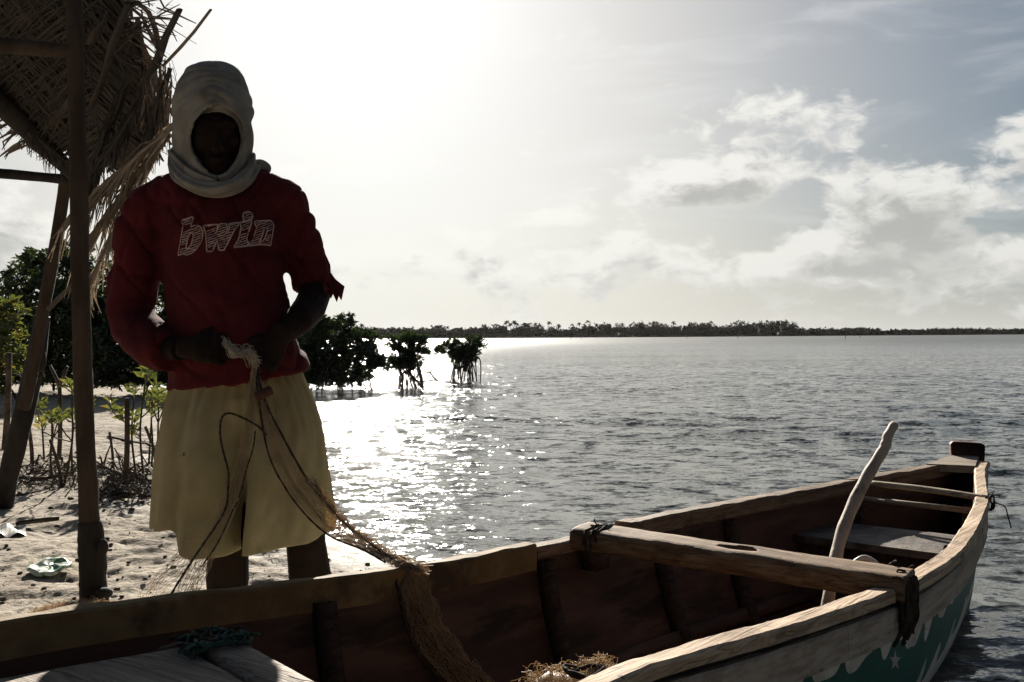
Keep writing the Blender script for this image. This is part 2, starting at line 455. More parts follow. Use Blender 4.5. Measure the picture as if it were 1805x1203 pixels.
soft = [k.math('MULTIPLY', k.math('SUBTRACT', 1.0, k.math('EXPONENT', k.math('MULTIPLY', c_, -SKY_G / SKY_K))), SKY_K) for c_ in sr[:3]]
skyc = k.n('ShaderNodeCombineColor', {0: soft[0], 1: soft[1], 2: soft[2]}).outputs[0]      # thin veil of high cloud evens the sky out
skyc = k.mix(1.0, skyc, (.965, .992, 1.025), 'MULTIPLY')
skyc = k.mix(k.ramp(k.math('ARCCOSINE', k.n('ShaderNodeVectorMath', {0: dirv, 1: tuple(sd)}, operation='DOT_PRODUCT').outputs['Value']), .30, .80), skyc, k.mix(1.0, skyc, (.55, .66, .76), 'MULTIPLY'))      # clearer, bluer air away from the sun
# hazy air round the sun
cosang = k.n('ShaderNodeVectorMath', {0: dirv, 1: tuple(sd)}, operation='DOT_PRODUCT').outputs['Value']
ang = k.math('ARCCOSINE', k.math('MINIMUM', cosang, .99999))
aur = k.math('EXPONENT', k.math('MULTIPLY', ang, -1 / .30))
aur2 = k.math('EXPONENT', k.math('MULTIPLY', ang, -1 / .09))
glow = k.math('ADD', k.math('MULTIPLY', aur, SKY_AUR), k.math('MULTIPLY', aur2, SKY_AUR2))
skyc = k.mix(1.0, skyc, k.mix(1.0, (1.0, .99, .97), k.n('ShaderNodeCombineColor', {0: glow, 1: glow, 2: glow}).outputs[0], 'MULTIPLY'), 'ADD')
# thin streaks of high cloud
cv = k.n('ShaderNodeCombineXYZ', {0: az, 1: el, 2: 0.0}).outputs[0]
stv = k.mapped(cv, (3.0, 14.0, 1), (0, 0, .30))
ci = k.ramp(k.noise(stv, 1.6, 6, .6, .6), .46, .80)
BLOBS = [(.180, .140, .074, .027, .44), (.255, .208, .080, .030, .33), (.300, .165, .050, .026, .34), (.435, .122, .110, .032, .45),
         (.510, .170, .070, .036, .46), (.318, .088, .034, .014, .44), (.045, .115, .036, .014, .40), (.12, .09, .05, .014, .26), (.40, .085, .06, .016, .26), (-.04, .10, .04, .012, .25), (.45, .335, .08, .03, .16),
         (.10, .065, .16, .022, .20), (.36, .060, .20, .022, .24), (-.20, .075, .10, .02, .2), (-.5, .09, .10, .05, .3), (.62, .075, .12, .03, .3)]
def density(dz, da=0.0):
    e = k.math('ADD', el, dz); a = k.math('ADD', az, da)
    nv = k.n('ShaderNodeCombineXYZ', {0: k.math('MULTIPLY', a, 1.0), 1: k.math('MULTIPLY', e, 1.75), 2: .37}).outputs[0]
    n = k.noise(nv, 9.5, 3, .55, .2); n2 = k.noise(nv, 25.0, 7, .62, .35)
    d = k.math('ADD', k.math('MULTIPLY', k.math('SUBTRACT', n, .5), 1.15), k.math('MULTIPLY', k.math('SUBTRACT', n2, .5), .95))
    bl = None
    for (ca, ce, ra, re, w) in BLOBS:
        qa = k.math('DIVIDE', k.math('SUBTRACT', a, ca), ra)
        # flat bases: the cloud falls off faster below its centre
        q = k.math('DIVIDE', k.math('SUBTRACT', e, ce), re)
        qe = k.math('MULTIPLY', q, k.math('MULTIPLY_ADD', k.math('LESS_THAN', q, 0.0), .7, 1.0))
        g = k.math('MULTIPLY', k.math('EXPONENT', k.math('MULTIPLY', k.math('ADD', k.math('MULTIPLY', qa, qa), k.math('MULTIPLY', qe, qe)), -1.0)), w)
        bl = g if bl is None else k.math('ADD', bl, g)
    # scattered low cumulus everywhere else in the sky
    low = k.math('MULTIPLY', k.math('EXPONENT', k.math('MULTIPLY', k.math('ABSOLUTE', k.math('SUBTRACT', e, .06)), -18.0)), .13)
    high = k.ramp(e, .16, .34, 0.0, -.16)
    return k.math('ADD', k.math('ADD', d, high), k.math('ADD', bl, low))
d0 = density(0.0); d1 = density(.024, -.012)
cm = k.ramp(d0, .09, .34)
shade = k.ramp(k.math('SUBTRACT', d1, .10), .0, .34)
core = k.ramp(d0, .2, .55)
dark = k.math('MULTIPLY', shade, k.math('MULTIPLY_ADD', core, .5, .5))
near = k.math('MULTIPLY_ADD', k.math('EXPONENT', k.math('MULTIPLY', ang, -1 / .40)), CL_SUN, CL_BASE)
ccol = k.mix(dark, (1.0, .985, .93), (.51, .51, .485))
ccol = k.mix(1.0, ccol, k.n('ShaderNodeCombineColor', {0: near, 1: near, 2: near}).outputs[0], 'MULTIPLY')
skyc = k.mix(k.math('MULTIPLY', ci, .38), skyc, k.n('ShaderNodeCombineColor', {0: near, 1: near, 2: near}).outputs[0])
# clouds thin out behind the camera's side of the sky: keep them to the sunward half
skyc = k.mix(k.math('MULTIPLY', cm, .90), skyc, ccol)
# thick moist air low over the horizon
hz = k.math('EXPONENT', k.math('MULTIPLY', k.math('ABSOLUTE', el), -1 / .05))
hz2 = k.math('MULTIPLY', hz, .85)
hcol = k.n('ShaderNodeCombineColor', {0: k.math('MULTIPLY', near, .82), 1: k.math('MULTIPLY', near, .82), 2: k.math('MULTIPLY', near, .785)}).outputs[0]
skyc = k.mix(hz2, skyc, hcol)
# sky away from the sun: dimming factor added to cut the fill light
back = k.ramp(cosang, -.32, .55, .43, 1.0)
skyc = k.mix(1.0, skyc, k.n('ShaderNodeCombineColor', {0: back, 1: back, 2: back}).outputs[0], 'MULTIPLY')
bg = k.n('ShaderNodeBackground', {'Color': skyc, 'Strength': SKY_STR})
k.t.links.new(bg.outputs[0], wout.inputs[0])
W.cycles.sampling_method = 'MANUAL'; W.cycles.sample_map_resolution = 1024

vs = SC.view_settings
vs.view_transform = 'Standard'; vs.look = 'None'; vs.gamma = 1; vs.use_curve_mapping = False; vs.exposure = EXPO
SC.display_settings.display_device = 'sRGB'
SC.cycles.max_bounces = 6; SC.cycles.transparent_max_bounces = 8
SC.cycles.sample_clamp_indirect = 4
SC.cycles.caustics_reflective = False; SC.cycles.caustics_refractive = False

# ------------------------------------------------------------------ beach, seabed and water
SHORE = np.array([(3.5, -6), (1.4, -1.0), (.75, .6), (.4, 2.0), (-.05, 3.3), (-.48, 4.4), (-.95, 5.2), (-1.5, 6.1), (-2.5, 8.6), (-3.4, 12.5),
                  (-4.8, 17.2), (-8.5, 23), (-20, 34), (-60, 60), (-400, 180)], float)
def sdist(x, y):
    p = np.stack([np.asarray(x, float), np.asarray(y, float)], -1)
    best = np.full(p.shape[:-1], 1e9); sign = np.ones(p.shape[:-1])
    for a, b in zip(SHORE[:-1], SHORE[1:]):
        ab = b - a
        t = np.clip(((p - a) @ ab) / (ab @ ab), 0, 1)
        q = p - (a + t[..., None] * ab)
        d = np.hypot(q[..., 0], q[..., 1])
        cs = ab[0] * (p[..., 1] - a[1]) - ab[1] * (p[..., 0] - a[0])
        m = d < best
        best = np.where(m, d, best); sign = np.where(m, np.where(cs > 0, 1, -1), sign)
    return best * sign
def gz(x, y):
    x = np.asarray(x, float); y = np.asarray(y, float)
    d = sdist(x, y)
    d = d + .22 * fbm(np.stack([x * .9, y * .9, x * 0 + 3.3], -1), 3) * np.clip(1.5 - np.abs(d) / 30, 0, 1)
    up = .075 * (1 - np.exp(-np.maximum(d, 0) / .7)) + .006 * np.minimum(np.maximum(d, 0), 25)
    dn = np.maximum(-.7, .10 * np.minimum(d, 0))
    q = np.stack([x, y, x * 0], -1)
    lump = fbm(q * np.array([8.0, 11.0, 1]) + 5, 3)
    foot = np.clip(fbm(q * np.array([4.0, 5.0, 1]) + 31, 2) - .12, 0, 1)
    bump = (.020 * fbm(q * 1.6, 3) + .030 * lump * np.clip(.3 + 1.6 * fbm(q * .7 + 9, 2) + .4, .15, 1) - .05 * foot) * np.clip(d / .35, 0, 1)
    return up + dn + bump

def polar(rs, angs, cx=0.0, cy=-.3):
    A, Rr = np.meshgrid(angs, rs)
    return cx + Rr * np.sin(A), cy + Rr * np.cos(A)
def angle_list(fine, lo=-62, hi=62):
    a = list(np.arange(lo, hi, fine)) + list(np.arange(hi, 360 + lo + .01, 5.0))
    return np.radians(np.array(a))
def grid_mesh(name, x, y, z, mat, kind='structure'):
    m, n = x.shape
    v = np.stack([x, y, z], -1).reshape(-1, 3)
    i = np.arange(m - 1)[:, None] * n + np.arange(n - 1)[None]
    f = np.stack([i, i + 1, i + n + 1, i + n], -1).reshape(-1, 4)
    me = bpy.data.meshes.new(name)
    me.vertices.add(len(v)); me.vertices.foreach_set('co', v.ravel())
    me.loops.add(f.size); me.loops.foreach_set('vertex_index', f[:, ::-1].ravel().astype(np.int32))
    me.polygons.add(len(f)); me.polygons.foreach_set('loop_start', np.arange(0, f.size, 4, dtype=np.int32))
    me.polygons.foreach_set('loop_total', np.full(len(f), 4, np.int32))
    me.update(calc_edges=True)
    o = link(me, name, mat); o['kind'] = kind
    return o
rs = np.concatenate([[.02, .2, .4], np.geomspace(.6, 1.8, 60), np.geomspace(1.82, 14, 560), np.geomspace(14.2, 40, 70), np.geomspace(42, 9000, 60)])
bang = np.radians(np.concatenate([np.arange(-62, -36, .5), np.arange(-36, 9, .11), np.arange(9, 62, 1.0), np.arange(62, 298.01, 5.0)]))
x, y = polar(rs, bang)
grid_mesh('beach', x, y, gz(x, y), MT['sand'])

rs = np.concatenate([[.02, .25, .5], np.geomspace(.7, 70, 520), np.geomspace(72, 9000, 90)])
x, y = polar(rs, angle_list(.42))
r_ = np.hypot(x, y + .3)
z = np.zeros_like(x)
wr = np.random.default_rng(5)
for i in range(64):
    lam = .16 * (1.5 / .16) ** (i / 63.0)
    th = R(200) + wr.normal(0, .62)
    kk = 2 * math.pi / lam
    amp = .0070 * lam ** .85 * (1.2 if lam < .5 else .7)
    phs = wr.uniform(0, 6.28)
    ph_ = kk * (x * math.sin(th) + y * math.cos(th)) + phs + 1.2 * vnoise(np.stack([x * .5 / lam ** .5, y * .5 / lam ** .5, x * 0 + i], -1))
    res = np.maximum(r_ * .0089, .004)
    fade = np.clip((lam / res - 3) / 3, 0, 1)
    z += amp * fade * (np.sin(ph_) + .25 * np.sin(2 * ph_ + 1.4))
gust = np.clip(.55 + .9 * fbm(np.stack([x * .18, y * .35, x * 0 + 9], -1), 3), .2, 1.3)
calm = np.clip((-sdist(x, y) + .1) / 3.2, .14, 1)
z *= gust * calm
grid_mesh('lagoon_water', x, y, z, MT['water'])
# ------------------------------------------------------------------ the boat
BT = np.array([1.768, 3.90]); BAL = .88
BAX = np.array([math.cos(BAL), math.sin(BAL)]); BPR = np.array([-math.sin(BAL), math.cos(BAL)])
def bz(s): return .518 - .03 * s + .012 * s * s
def b_hit(u, v, dz=0.0):
    d = ray(u, v); s = 1.0
    for _ in range(60):
        t = (bz(s) + dz - CAMZ) / d[2]; p = EYE + d * t
        s = .5 * s + .5 * float((BT - p[:2]) @ BAX)
    return s, float((p[:2] - BT) @ BPR)
_far = [b_hit(*q) for q in [(0, 1092), (200, 1064), (400, 1040), (620, 1016), (700, 1004), (830, 981), (920, 961), (1010, 943), (1200, 905), (1350, 878), (1500, 850), (1600, 833), (1660, 823)]]
_near = [b_hit(*q) for q in [(1040, 1203), (1138, 1178), (1299, 1135), (1399, 1108), (1507, 1068), (1579, 1048), (1611, 1027), (1679, 985), (1708, 943), (1734, 890), (1729, 854)]]
def fit_tab(tab, tip, ext):
    a = sorted(tab + [tip] + ext)
    s_, b_ = np.array([q[0] for q in a]), np.array([q[1] for q in a])
    S = np.linspace(-.02, 5.2, 420); B = np.interp(S, s_, b_)
    for _ in range(3):
        Bp = np.pad(B, 9, mode='edge'); B = np.convolve(Bp, np.ones(19) / 19, 'valid')
    return S, B
_sf, _bf = fit_tab(_far, (0.0, .035), [(3.9, .56), (4.4, .42), (4.9, .18), (5.2, .03)])
_sn, _bn = fit_tab(_near, (0.03, -.07), [(3.5, -.50), (4.0, -.42), (4.5, -.30), (5.0, -.1), (5.2, -.03)])
def bfar(s): return np.interp(s, _sf, _bf)
def bnear(s): return np.interp(s, _sn, _bn)
def B3(s, b, z):
    p = BT - s * BAX + b * BPR
    return np.array([p[0], p[1], z])
HH = np.array([0, .12, .25, .4, .55, .7, .83, .93, 1.0])
WW = np.array([1, .985, .95, .88, .78, .64, .45, .24, 0.0])
KEEL = -.15
def keel(s): return KEEL + .62 * max(0, (.30 - s) / .32) ** 2.2 * .55 + .25 * max(0, (s - 4.3) / .9) ** 2
def hull_pt(s, side, h, inset=0.0, dz=0.0):
    b = float(bfar(s) if side > 0 else bnear(s))
    mid = .5 * (float(bfar(s)) + float(bnear(s)))
    z0 = bz(s) + dz; zk = keel(s) + inset * 1.6
    w = float(np.interp(h, HH, WW))
    e = b - mid
    e = math.copysign(max(abs(e) - inset, .002), e)
    return B3(s, mid + e * w, z0 + (zk - z0) * h)

boat = thing('fishing_boat', 'old wooden fishing canoe with worn rails and a jagged green and white painted side', 'boat', (.55, 2.2, 0))
SS = np.concatenate([np.linspace(-.015, .4, 10), np.linspace(.45, 5.19, 70)])
hh = np.linspace(0, 1, 22)
def hull_side(name, side, inset, mat, lo=0.0):
    mb = MB(); rows = []
    uvs = []
    for s in SS:
        rows.append([hull_pt(s, side, lo + (1 - lo) * h, inset, -.006) for h in hh])
        uvs += [(s, (lo + (1 - lo) * h) * (bz(s) - keel(s))) for h in hh]
    flip = (side > 0) ^ (inset > .001)
    mb.sheet(rows, flip=flip)
    o = mb.build(name, mat, boat)
    uvl = o.data.uv_layers.new(name='hull_uv')
    for lp in o.data.loops: uvl.data[lp.index].uv = uvs[lp.vertex_index]
    return o
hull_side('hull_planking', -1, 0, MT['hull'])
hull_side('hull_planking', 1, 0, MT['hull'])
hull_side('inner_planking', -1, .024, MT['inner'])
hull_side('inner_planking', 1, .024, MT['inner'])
# the stem closes the far end
mb = MB()
rows = []
for h in np.linspace(0, 1, 12):
    a = hull_pt(-.015, 1, h, 0, -.012); b = hull_pt(-.015, -1, h, 0, -.012); m_ = .5 * (a + b) + np.array([BAX[0], BAX[1], 0]) * .03
    rows.append([a, m_, b])
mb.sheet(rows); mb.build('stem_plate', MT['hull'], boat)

def plank_run(mb, s0, s1, side, off_in, off_out, ztop, zbot, n=230, wob=.003, seed=0.0, brk=()):
    """a bent plank following the sheer: rectangular section with worn edges"""
    rows = []
    for s in np.linspace(s0, s1, n):
        f = bfar if side > 0 else bnear
        b = float(f(s)); mid = .5 * (float(bfar(s)) + float(bnear(s)))
        # sideways direction from the local tangent
        db = float(f(s + .02) - f(s - .02)) / .04
        nl = 1 / math.sqrt(1 + db * db)
        nb, ns = nl * side, -db * nl * side
        w1, w2, w3, w4 = (wob * fbm(np.array([s * 14 + 3.1 * q, seed, q * 1.7]), 4) * 1.3 for q in range(4))
        z0 = bz(s)
        def pt(o, z): return B3(s - ns * o, b + nb * o, z0 + z)
        c = .005
        rows.append([pt(off_in + w3, zbot), pt(off_in + w3, ztop - c + w1), pt(off_in + c + w3, ztop + w1), pt(off_out - c + w4, ztop + w2), pt(off_out + w4, ztop - c + w2), pt(off_out + w4, zbot + w4)])
    mb.sheet(rows, closed=True, flip=side > 0)
    a = len(mb.v)
    n6 = 6
    mb.f.append(tuple(a - len(rows) * n6 + q for q in range(n6))); mb.f.append(tuple(a - 1 - q for q in range(n6)))

def proj_uv(p):
    d = np.array(p) - EYE; z_ = d @ FW
    return 902.5 + FPX * (d @ RT) / z_, 601.5 - FPX * (d @ UP) / z_
def near_s_at(u):
    ss = np.linspace(1.4, 3.0, 500)
    us = [proj_uv(B3(q, float(bnear(q)) - .025, bz(q) + .012))[0] for q in ss]
    return float(ss[int(np.argmin(np.abs(np.array(us) - u)))])
NT0 = near_s_at(1623); NT1 = near_s_at(1581)
# near rail: two lengths with the thwart lashed over the joint; far rail likewise
for (s0, s1, sd_, z_) in ((.03, NT0, -1, .012), (NT1, 5.05, -1, .014)):
    mb = MB(); plank_run(mb, s0, s1, sd_, -.024, .021, z_, -.010, wob=.0035, seed=s0); mb.build('gunwale_rail', MT['rail'], boat, False)
for (s0, s1, z_, o_) in ((.06, .72, .012, .022), (.73, 1.86, .010, .022), (2.02, 2.24, -.002, .010)):
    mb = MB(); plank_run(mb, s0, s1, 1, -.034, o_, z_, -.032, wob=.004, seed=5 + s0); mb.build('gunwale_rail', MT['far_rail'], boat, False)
yel = std('ochre_worn_paint', (.15, .095, .04), (.25, .17, .075), 7, .8, .8, 30, .004, c3=(.07, .045, .028), c3scale=5)
mb = MB(); plank_run(mb, 2.245, 5.05, 1, -.034, .006, .006, -.058, wob=.004, seed=9); mb.build('gunwale_rail', yel, boat, False)
# strake under the near rail
for (s0, s1) in ((.05, 1.3), (1.303, 2.36), (2.363, 3.4), (3.403, 5.0)):
    mb = MB(); plank_run(mb, s0, s1, -1, -.006, .016, -.025, -.086, wob=.002, seed=20 + s0); mb.build('rubbing_strake', MT['strake'], boat, False)
mb = MB(); plank_run(mb, .05, 5.0, 1, -.006, .016, -.050, -.108, wob=.002, seed=31); mb.build('rubbing_strake', MT['strake'], boat, False)

# ribs
def rib(s, w=.032, t=.034):
    mb = MB()
    prof = [(1, h) for h in np.linspace(.06, .97, 14)] + [(-1, h) for h in np.linspace(.97, .06, 14)]
    rows = []
    for (sd_, h) in prof:
        r = []
        for (ds, ins) in ((-w / 2, .022), (-w / 2, .022 + t), (w / 2, .022 + t), (w / 2, .022)):
            r.append(hull_pt(s + ds, sd_, h, ins))
        rows.append(r)
    mb.sheet(rows, closed=True)
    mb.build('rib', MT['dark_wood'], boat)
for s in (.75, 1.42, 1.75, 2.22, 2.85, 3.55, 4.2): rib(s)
# stringers along the inside
for sd_ in (1, -1):
    for h in (.52,):
        mb = MB(); rows = []
        for s in np.linspace(.35, 4.8, 60):
            rows.append([hull_pt(s, sd_, h - .03, .022), hull_pt(s, sd_, h - .03, .046), hull_pt(s, sd_, h + .03, .046), hull_pt(s, sd_, h + .03, .022)])
        mb.sheet(rows, closed=True); mb.build('stringer', MT['inner'], boat)
# floor boards
for j, (f0, f1) in enumerate(((-.55, -.2), (-.18, .17), (.19, .55))):
    mb = MB(); rows = []
    for s in np.linspace(.7, 4.5, 30):
        a, b = float(bnear(s)), float(bfar(s)); m_, hw = .5 * (a + b), .5 * (b - a)
        zf = -.035
        rows.append([B3(s, m_ + hw * f0 * .7, zf), B3(s, m_ + hw * f1 * .7, zf), B3(s, m_ + hw * f1 * .7, zf - .018), B3(s, m_ + hw * f0 * .7, zf - .018)])
    mb.sheet(rows, closed=True); mb.build('floor_board', MT['dark_wood'], boat)

def rough_beam(a, b, hw, hh_, n=40, amp=.004, seed=0.0, zup=(0, 0, 1), taper=None, hole=None):
    """hewn beam between two points: rounded rectangle section with worn edges"""
    a, b = Vector(a), Vector(b); t = (b - a).normalized()
    up = (Vector(zup) - t * t.dot(Vector(zup))).normalized(); sd_ = t.cross(up)
    prof = []
    c = .22
    for (x_, y_) in ((-1, -1), (1, -1), (1, 1), (-1, 1)):
        if x_ * y_ > 0: q = [(x_ * (1), y_ * (1 - c)), (x_ * (1 - c), y_)]
        else: q = [(x_ * (1 - c), y_), (x_, y_ * (1 - c))]
        prof += q if (x_, y_) in ((1, 1), (-1, -1)) else q
    prof = [(-1, -.7), (-.8, -1), (0, -1), (.8, -1), (1, -.7), (1, 0), (1, .7), (.8, 1), (.4, 1), (0, 1), (-.4, 1), (-.8, 1), (-1, .7), (-1, 0)]
    rows = []
    for i in range(n + 1):
        f = i / n; p = a + (b - a) * f
        k_ = 1.0 if taper is None else taper(f)
        r = []
        for j, (x_, y_) in enumerate(prof):
            q = np.array([f * (b - a).length * 9 + seed, x_ * 1.3 + seed, y_ * 1.3])
            w = amp * 2 * float(fbm(q, 4))
            r.append(p + sd_ * (x_ * hw * k_ + w) + up * (y_ * hh_ * k_ + w))
        rows.append([np.array(q) for q in r])
    mb = MB(); mb.sheet(rows, closed=True)
    m_ = len(prof); tot = len(mb.v)
    mb.f.append(tuple(range(m_ - 1, -1, -1))); mb.f.append(tuple(tot - m_ + q for q in range(m_)))
    return mb, sd_, up

# thwart: a split-topped plank lying over both rails
def at_b(u, v, dz):
    s, b = b_hit(u, v, dz); return B3(s, b, bz(s) + dz)
ta = at_b(1046, 938, .045); _sm = .5 * (NT0 + NT1); tb = B3(_sm, float(bnear(_sm)) - .012, bz(_sm) + .026)
ta = ta + (ta - tb) / np.linalg.norm(ta - tb) * .035
tb = tb - (ta - tb) / np.linalg.norm(ta - tb) * .012
TH_ = .019
mb, tsd, tup = rough_beam(ta - np.array([0, 0, TH_ - .006]), tb - np.array([0, 0, TH_ - .006]), .052, TH_ + .006, n=150, amp=.0022, seed=2.0)
me = bpy.data.meshes.new('thwart'); me.from_pydata(mb.v, [], mb.f); me.update()
cut = MB(); hc = Vector(ta) + (Vector(tb) - Vector(ta)) * .52
tl = (Vector(tb) - Vector(ta)).normalized()
ring = []
for q in range(20):
    a_ = 2 * math.pi * q / 20
    ring.append(hc + tl * (.048 * math.cos(a_)) + tsd * (.018 * math.sin(a_) * (1 + .3 * math.cos(a_)) - .004))
cut.add([p + tup * .05 for p in ring] + [p - tup * .09 for p in ring],
        [tuple(range(20)), tuple(range(39, 19, -1))] + [(q, q + 20, (q + 1) % 20 + 20, (q + 1) % 20) for q in range(20)])
cm_ = bpy.data.meshes.new('cut'); cm_.from_pydata(cut.v, [], cut.f); cm_.update()
bmx = bmesh.new(); bmx.from_mesh(cm_); bmesh.ops.recalc_face_normals(bmx, faces=bmx.faces); bmx.to_mesh(cm_); bmx.free()
bmx = bmesh.new(); bmx.from_mesh(me); bmesh.ops.recalc_face_normals(bmx, faces=bmx.faces); bmx.to_mesh(me); bmx.free()
cob = bpy.data.objects.new('cut', cm_); COL.objects.link(cob)
me2 = modded(me, [('BOOLEAN', dict(operation='DIFFERENCE', object=cob, solver='EXACT'))])
bpy.data.objects.remove(cob)
shift(me2, boat); thw = link(me2, 'thwart', MT['thwart'], boat)
for p_ in thw.data.polygons: p_.use_smooth = True
# lashings
def lashing(parent, c, along, side, up, wx, hz, turns, rad, mat, seed, spread=.05, name='rope_lashing', frays=7):
    mb = MB(); rr = random.Random(seed)
    along, side, up = map(lambda q: Vector(q).normalized(), (along, side, up)); c = Vector(c)
    for t in range(turns):
        o = (t / max(turns - 1, 1) - .5) * spread
        pts = []
        for q in range(25):
            a_ = 2 * math.pi * q / 24
            ca, sa = math.cos(a_), math.sin(a_)
            sq = 1 / max(abs(ca), abs(sa)) ** .75
            pts.append(c + along * (o + rr.gauss(0, .0012) + .008 * math.sin(a_ * .5 + t)) + side * (wx * ca * sq + rr.gauss(0, .001)) + up * (hz * sa * sq + rr.gauss(0, .001)))
        mb.tube(pts, rad, 5)
    for t in range(frays):
        p = c + along * rr.uniform(-spread, spread) * .6 + side * wx * rr.uniform(-1, 1) + up * hz
        d = up * rr.uniform(.3, 1) + along * rr.gauss(0, .8) + side * rr.gauss(0, .6)
        pts = [p, p + d * .012, p + d * .022 + along * rr.gauss(0, .008) - up * .004, p + d * .03 + side * rr.gauss(0, .01) - up * .012]
        mb.tube(cr(pts, 3), rad * .6, 4)
    return mb.build(name, mat, parent)
# near end: rope goes round thwart end, rail and strake
pe = Vector(tb) - tl * .025
rail_dir = Vector((BAX[0], BAX[1], 0))
ns_ = .5 * (NT0 + NT1); nb_ = float(bnear(ns_))
nc = Vector(B3(ns_, nb_ + .010, bz(ns_) - .012)); nperp = Vector((BPR[0], BPR[1], 0))
lashing(boat, nc, rail_dir, nperp, (0, 0, 1), .039, .040, 10, .004, MT['rope'], 4, .08, frays=6)
mb = MB(); hr_ = random.Random(5)
for q in range(16):
    s_ = ns_ + hr_.uniform(-.04, .04); b_ = float(bnear(s_)) - .021
    z0 = bz(s_)
    pts = [B3(s_, b_ + .004, z0 + .02), B3(s_ + hr_.gauss(0, .006), b_ - .004, z0 - .035), B3(s_ + hr_.gauss(0, .01), b_ - .002, z0 - .055 - hr_.uniform(0, .015)), B3(s_ + hr_.gauss(0, .012), b_ + .006, z0 - .075 - hr_.uniform(0, .03))]
    mb.tube(cr(pts, 4), .0036, 5)
mb.build('rope_tails', MT['rope'], boat)
pf = Vector(ta) + tl * .05
lashing(boat, pf + Vector((0, 0, -.012)), tl, tsd, (0, 0, 1), .053, .026, 3, .003, MT['rope'], 2, .025, frays=4)
# a small block under the far end of the thwart
c_ = Vector(at_b(1062, 985, -.05)) - tl * .02
mb = MB(); mb.box(c_, tl * .022, rail_dir * .03, Vector((0, 0, .028))); mb.build('thwart_block', MT['dark_wood'], boat)

# two thin cross bars near the stern end
a_ = at_b(1532, 852, .004); b_ = at_b(1745, 880, .010)
mb = MB(); mb.tube(cr([a_, a_ * .5 + b_ * .5 + np.array([0, 0, .004]), b_], 8), .0105, 8); mb.build('cross_bar', MT['bar_wood'], boat)
lashing(boat, Vector(b_) - Vector((0, 0, .012)), Vector(a_) - Vector(b_), rail_dir, (0, 0, 1), .02, .02, 3, .003, MT['rope'], 8, .02, frays=3)
pts = [b_ + np.array([.01, -.01, -.01]), b_ + np.array([.035, -.02, -.02]), b_ + np.array([.045, -.02, -.05]), b_ + np.array([.05, -.03, -.085])]
mb = MB(); mb.tube(cr(pts, 5), .002, 5); mb.build('loose_cord', MT['rope'], boat)
a_ = at_b(1505, 878, -.045); b_ = at_b(1722, 902, -.04)
s_, bb = b_hit(1505, 878, -.045)
mb = MB(); mb.tube([a_, .5 * (a_ + b_), b_], .0095, 8); mb.build('cross_bar', MT['bar_wood'], boat)
# seat board in the stern, on its bulkhead
def deckboard(name, corners, z, th, mat):
    top = [np.array(c_) for c_ in corners]
    ctr = sum(top) / len(top)
    n_ = 10; rows = []
    g = [[None] * (n_ + 1) for _ in range(n_ + 1)]
    for i in range(n_ + 1):
        for j in range(n_ + 1):
            u_, v_ = i / n_, j / n_
            p = top[0] * (1 - u_) * (1 - v_) + top[1] * u_ * (1 - v_) + top[2] * u_ * v_ + top[3] * (1 - u_) * v_
            edge = min(u_, v_, 1 - u_, 1 - v_) == 0
            p = p + np.array([0, 0, .003 * float(fbm(p * 9, 3)) - (.003 if edge else 0)])
            g[i][j] = p
    mb = MB(); mb.sheet(g, flip=False)
    bot = [[p - np.array([0, 0, th]) for p in r] for r in g]
    mb.sheet(bot, flip=True)
    ring = [g[i][0] for i in range(n_ + 1)] + [g[n_][j] for j in range(1, n_ + 1)] + [g[i][n_] for i in range(n_ - 1, -1, -1)] + [g[0][j] for j in range(n_ - 1, 0, -1)]
    mb.sheet([ring, [p - np.array([0, 0, th]) for p in ring]], closed=True)
    return mb.build(name, mat, boat)
def sb(s, f, z):
    a, b = float(bnear(s)), float(bfar(s)); return B3(s, .5 * (a + b) + .5 * (b - a) * f, z)
wet = std('damp_seat_wood', (.06, .045, .035), (.16, .13, .105), 16, .6, .8, 40, .004, c3=(.05, .04, .032), c3scale=12, spec=.5)
deckboard('stern_seat', [sb(.82, -.86, .385), sb(.82, .86, .385), sb(1.10, .86, .38), sb(1.10, -.86, .38)], .38, .022, wet)
mb = MB(); mb.sheet([[sb(1.08, f, .36) for f in np.linspace(-.84, .84, 8)], [sb(1.08, f * .6, -.06) for f in np.linspace(-.84, .84, 8)]]); mb.build('seat_bulkhead', MT['dark_wood'], boat)
# small end deck and the flat stem post standing on it
mb = MB()
zt = .016
tri = [B3(.24, float(bfar(.24)) + .012, bz(.24) + zt), B3(.20, float(bnear(.20)) + .02, bz(.2) + zt), B3(-.035, -.045, bz(0) + zt + .004), B3(-.045, .045, bz(0) + zt + .004)]
mb.add(tri + [p - np.array([0, 0, .028]) for p in tri], [(0, 3, 2, 1), (4, 5, 6, 7), (0, 1, 5, 4), (1, 2, 6, 5), (2, 3, 7, 6), (3, 0, 4, 7)])
mb.build('end_deck', MT['old_wood'], boat, smooth=False)
# post: a thick board with rounded upper corners, wider at the top
p0 = P(1706, 826, 3.93); rx = np.array([.97, -.24, 0]); ry = np.array([.24, .97, 0])
outl = [(-.054, 0), (-.058, .05), (-.061, .091), (-.057, .100), (-.048, .104), (0, .102), (.052, .099), (.060, .095), (.063, .086), (.060, .03), (.055, 0)]
mb = MB(); rows = []
for (dy, sc) in ((-.021, .93), (-.024, 1), (.024, 1), (.021, .93)):
    rows.append([p0 + rx * (x_ * sc) + ry * (dy + .02) + np.array([0, 0, z_ * (1 - .04 * (sc < 1)) + .0]) for (x_, z_) in outl])
mb.sheet(rows, closed=True); L_ = len(outl)
mb.f.append(tuple(range(L_))); mb.f.append(tuple(3 * L_ + q for q in range(L_ - 1, -1, -1)))
redw = std('red_brown_wood', (.05, .018, .013), (.085, .034, .025), 8, .6, .5, 30, .003)
mb.build('stem_post', redw, boat)

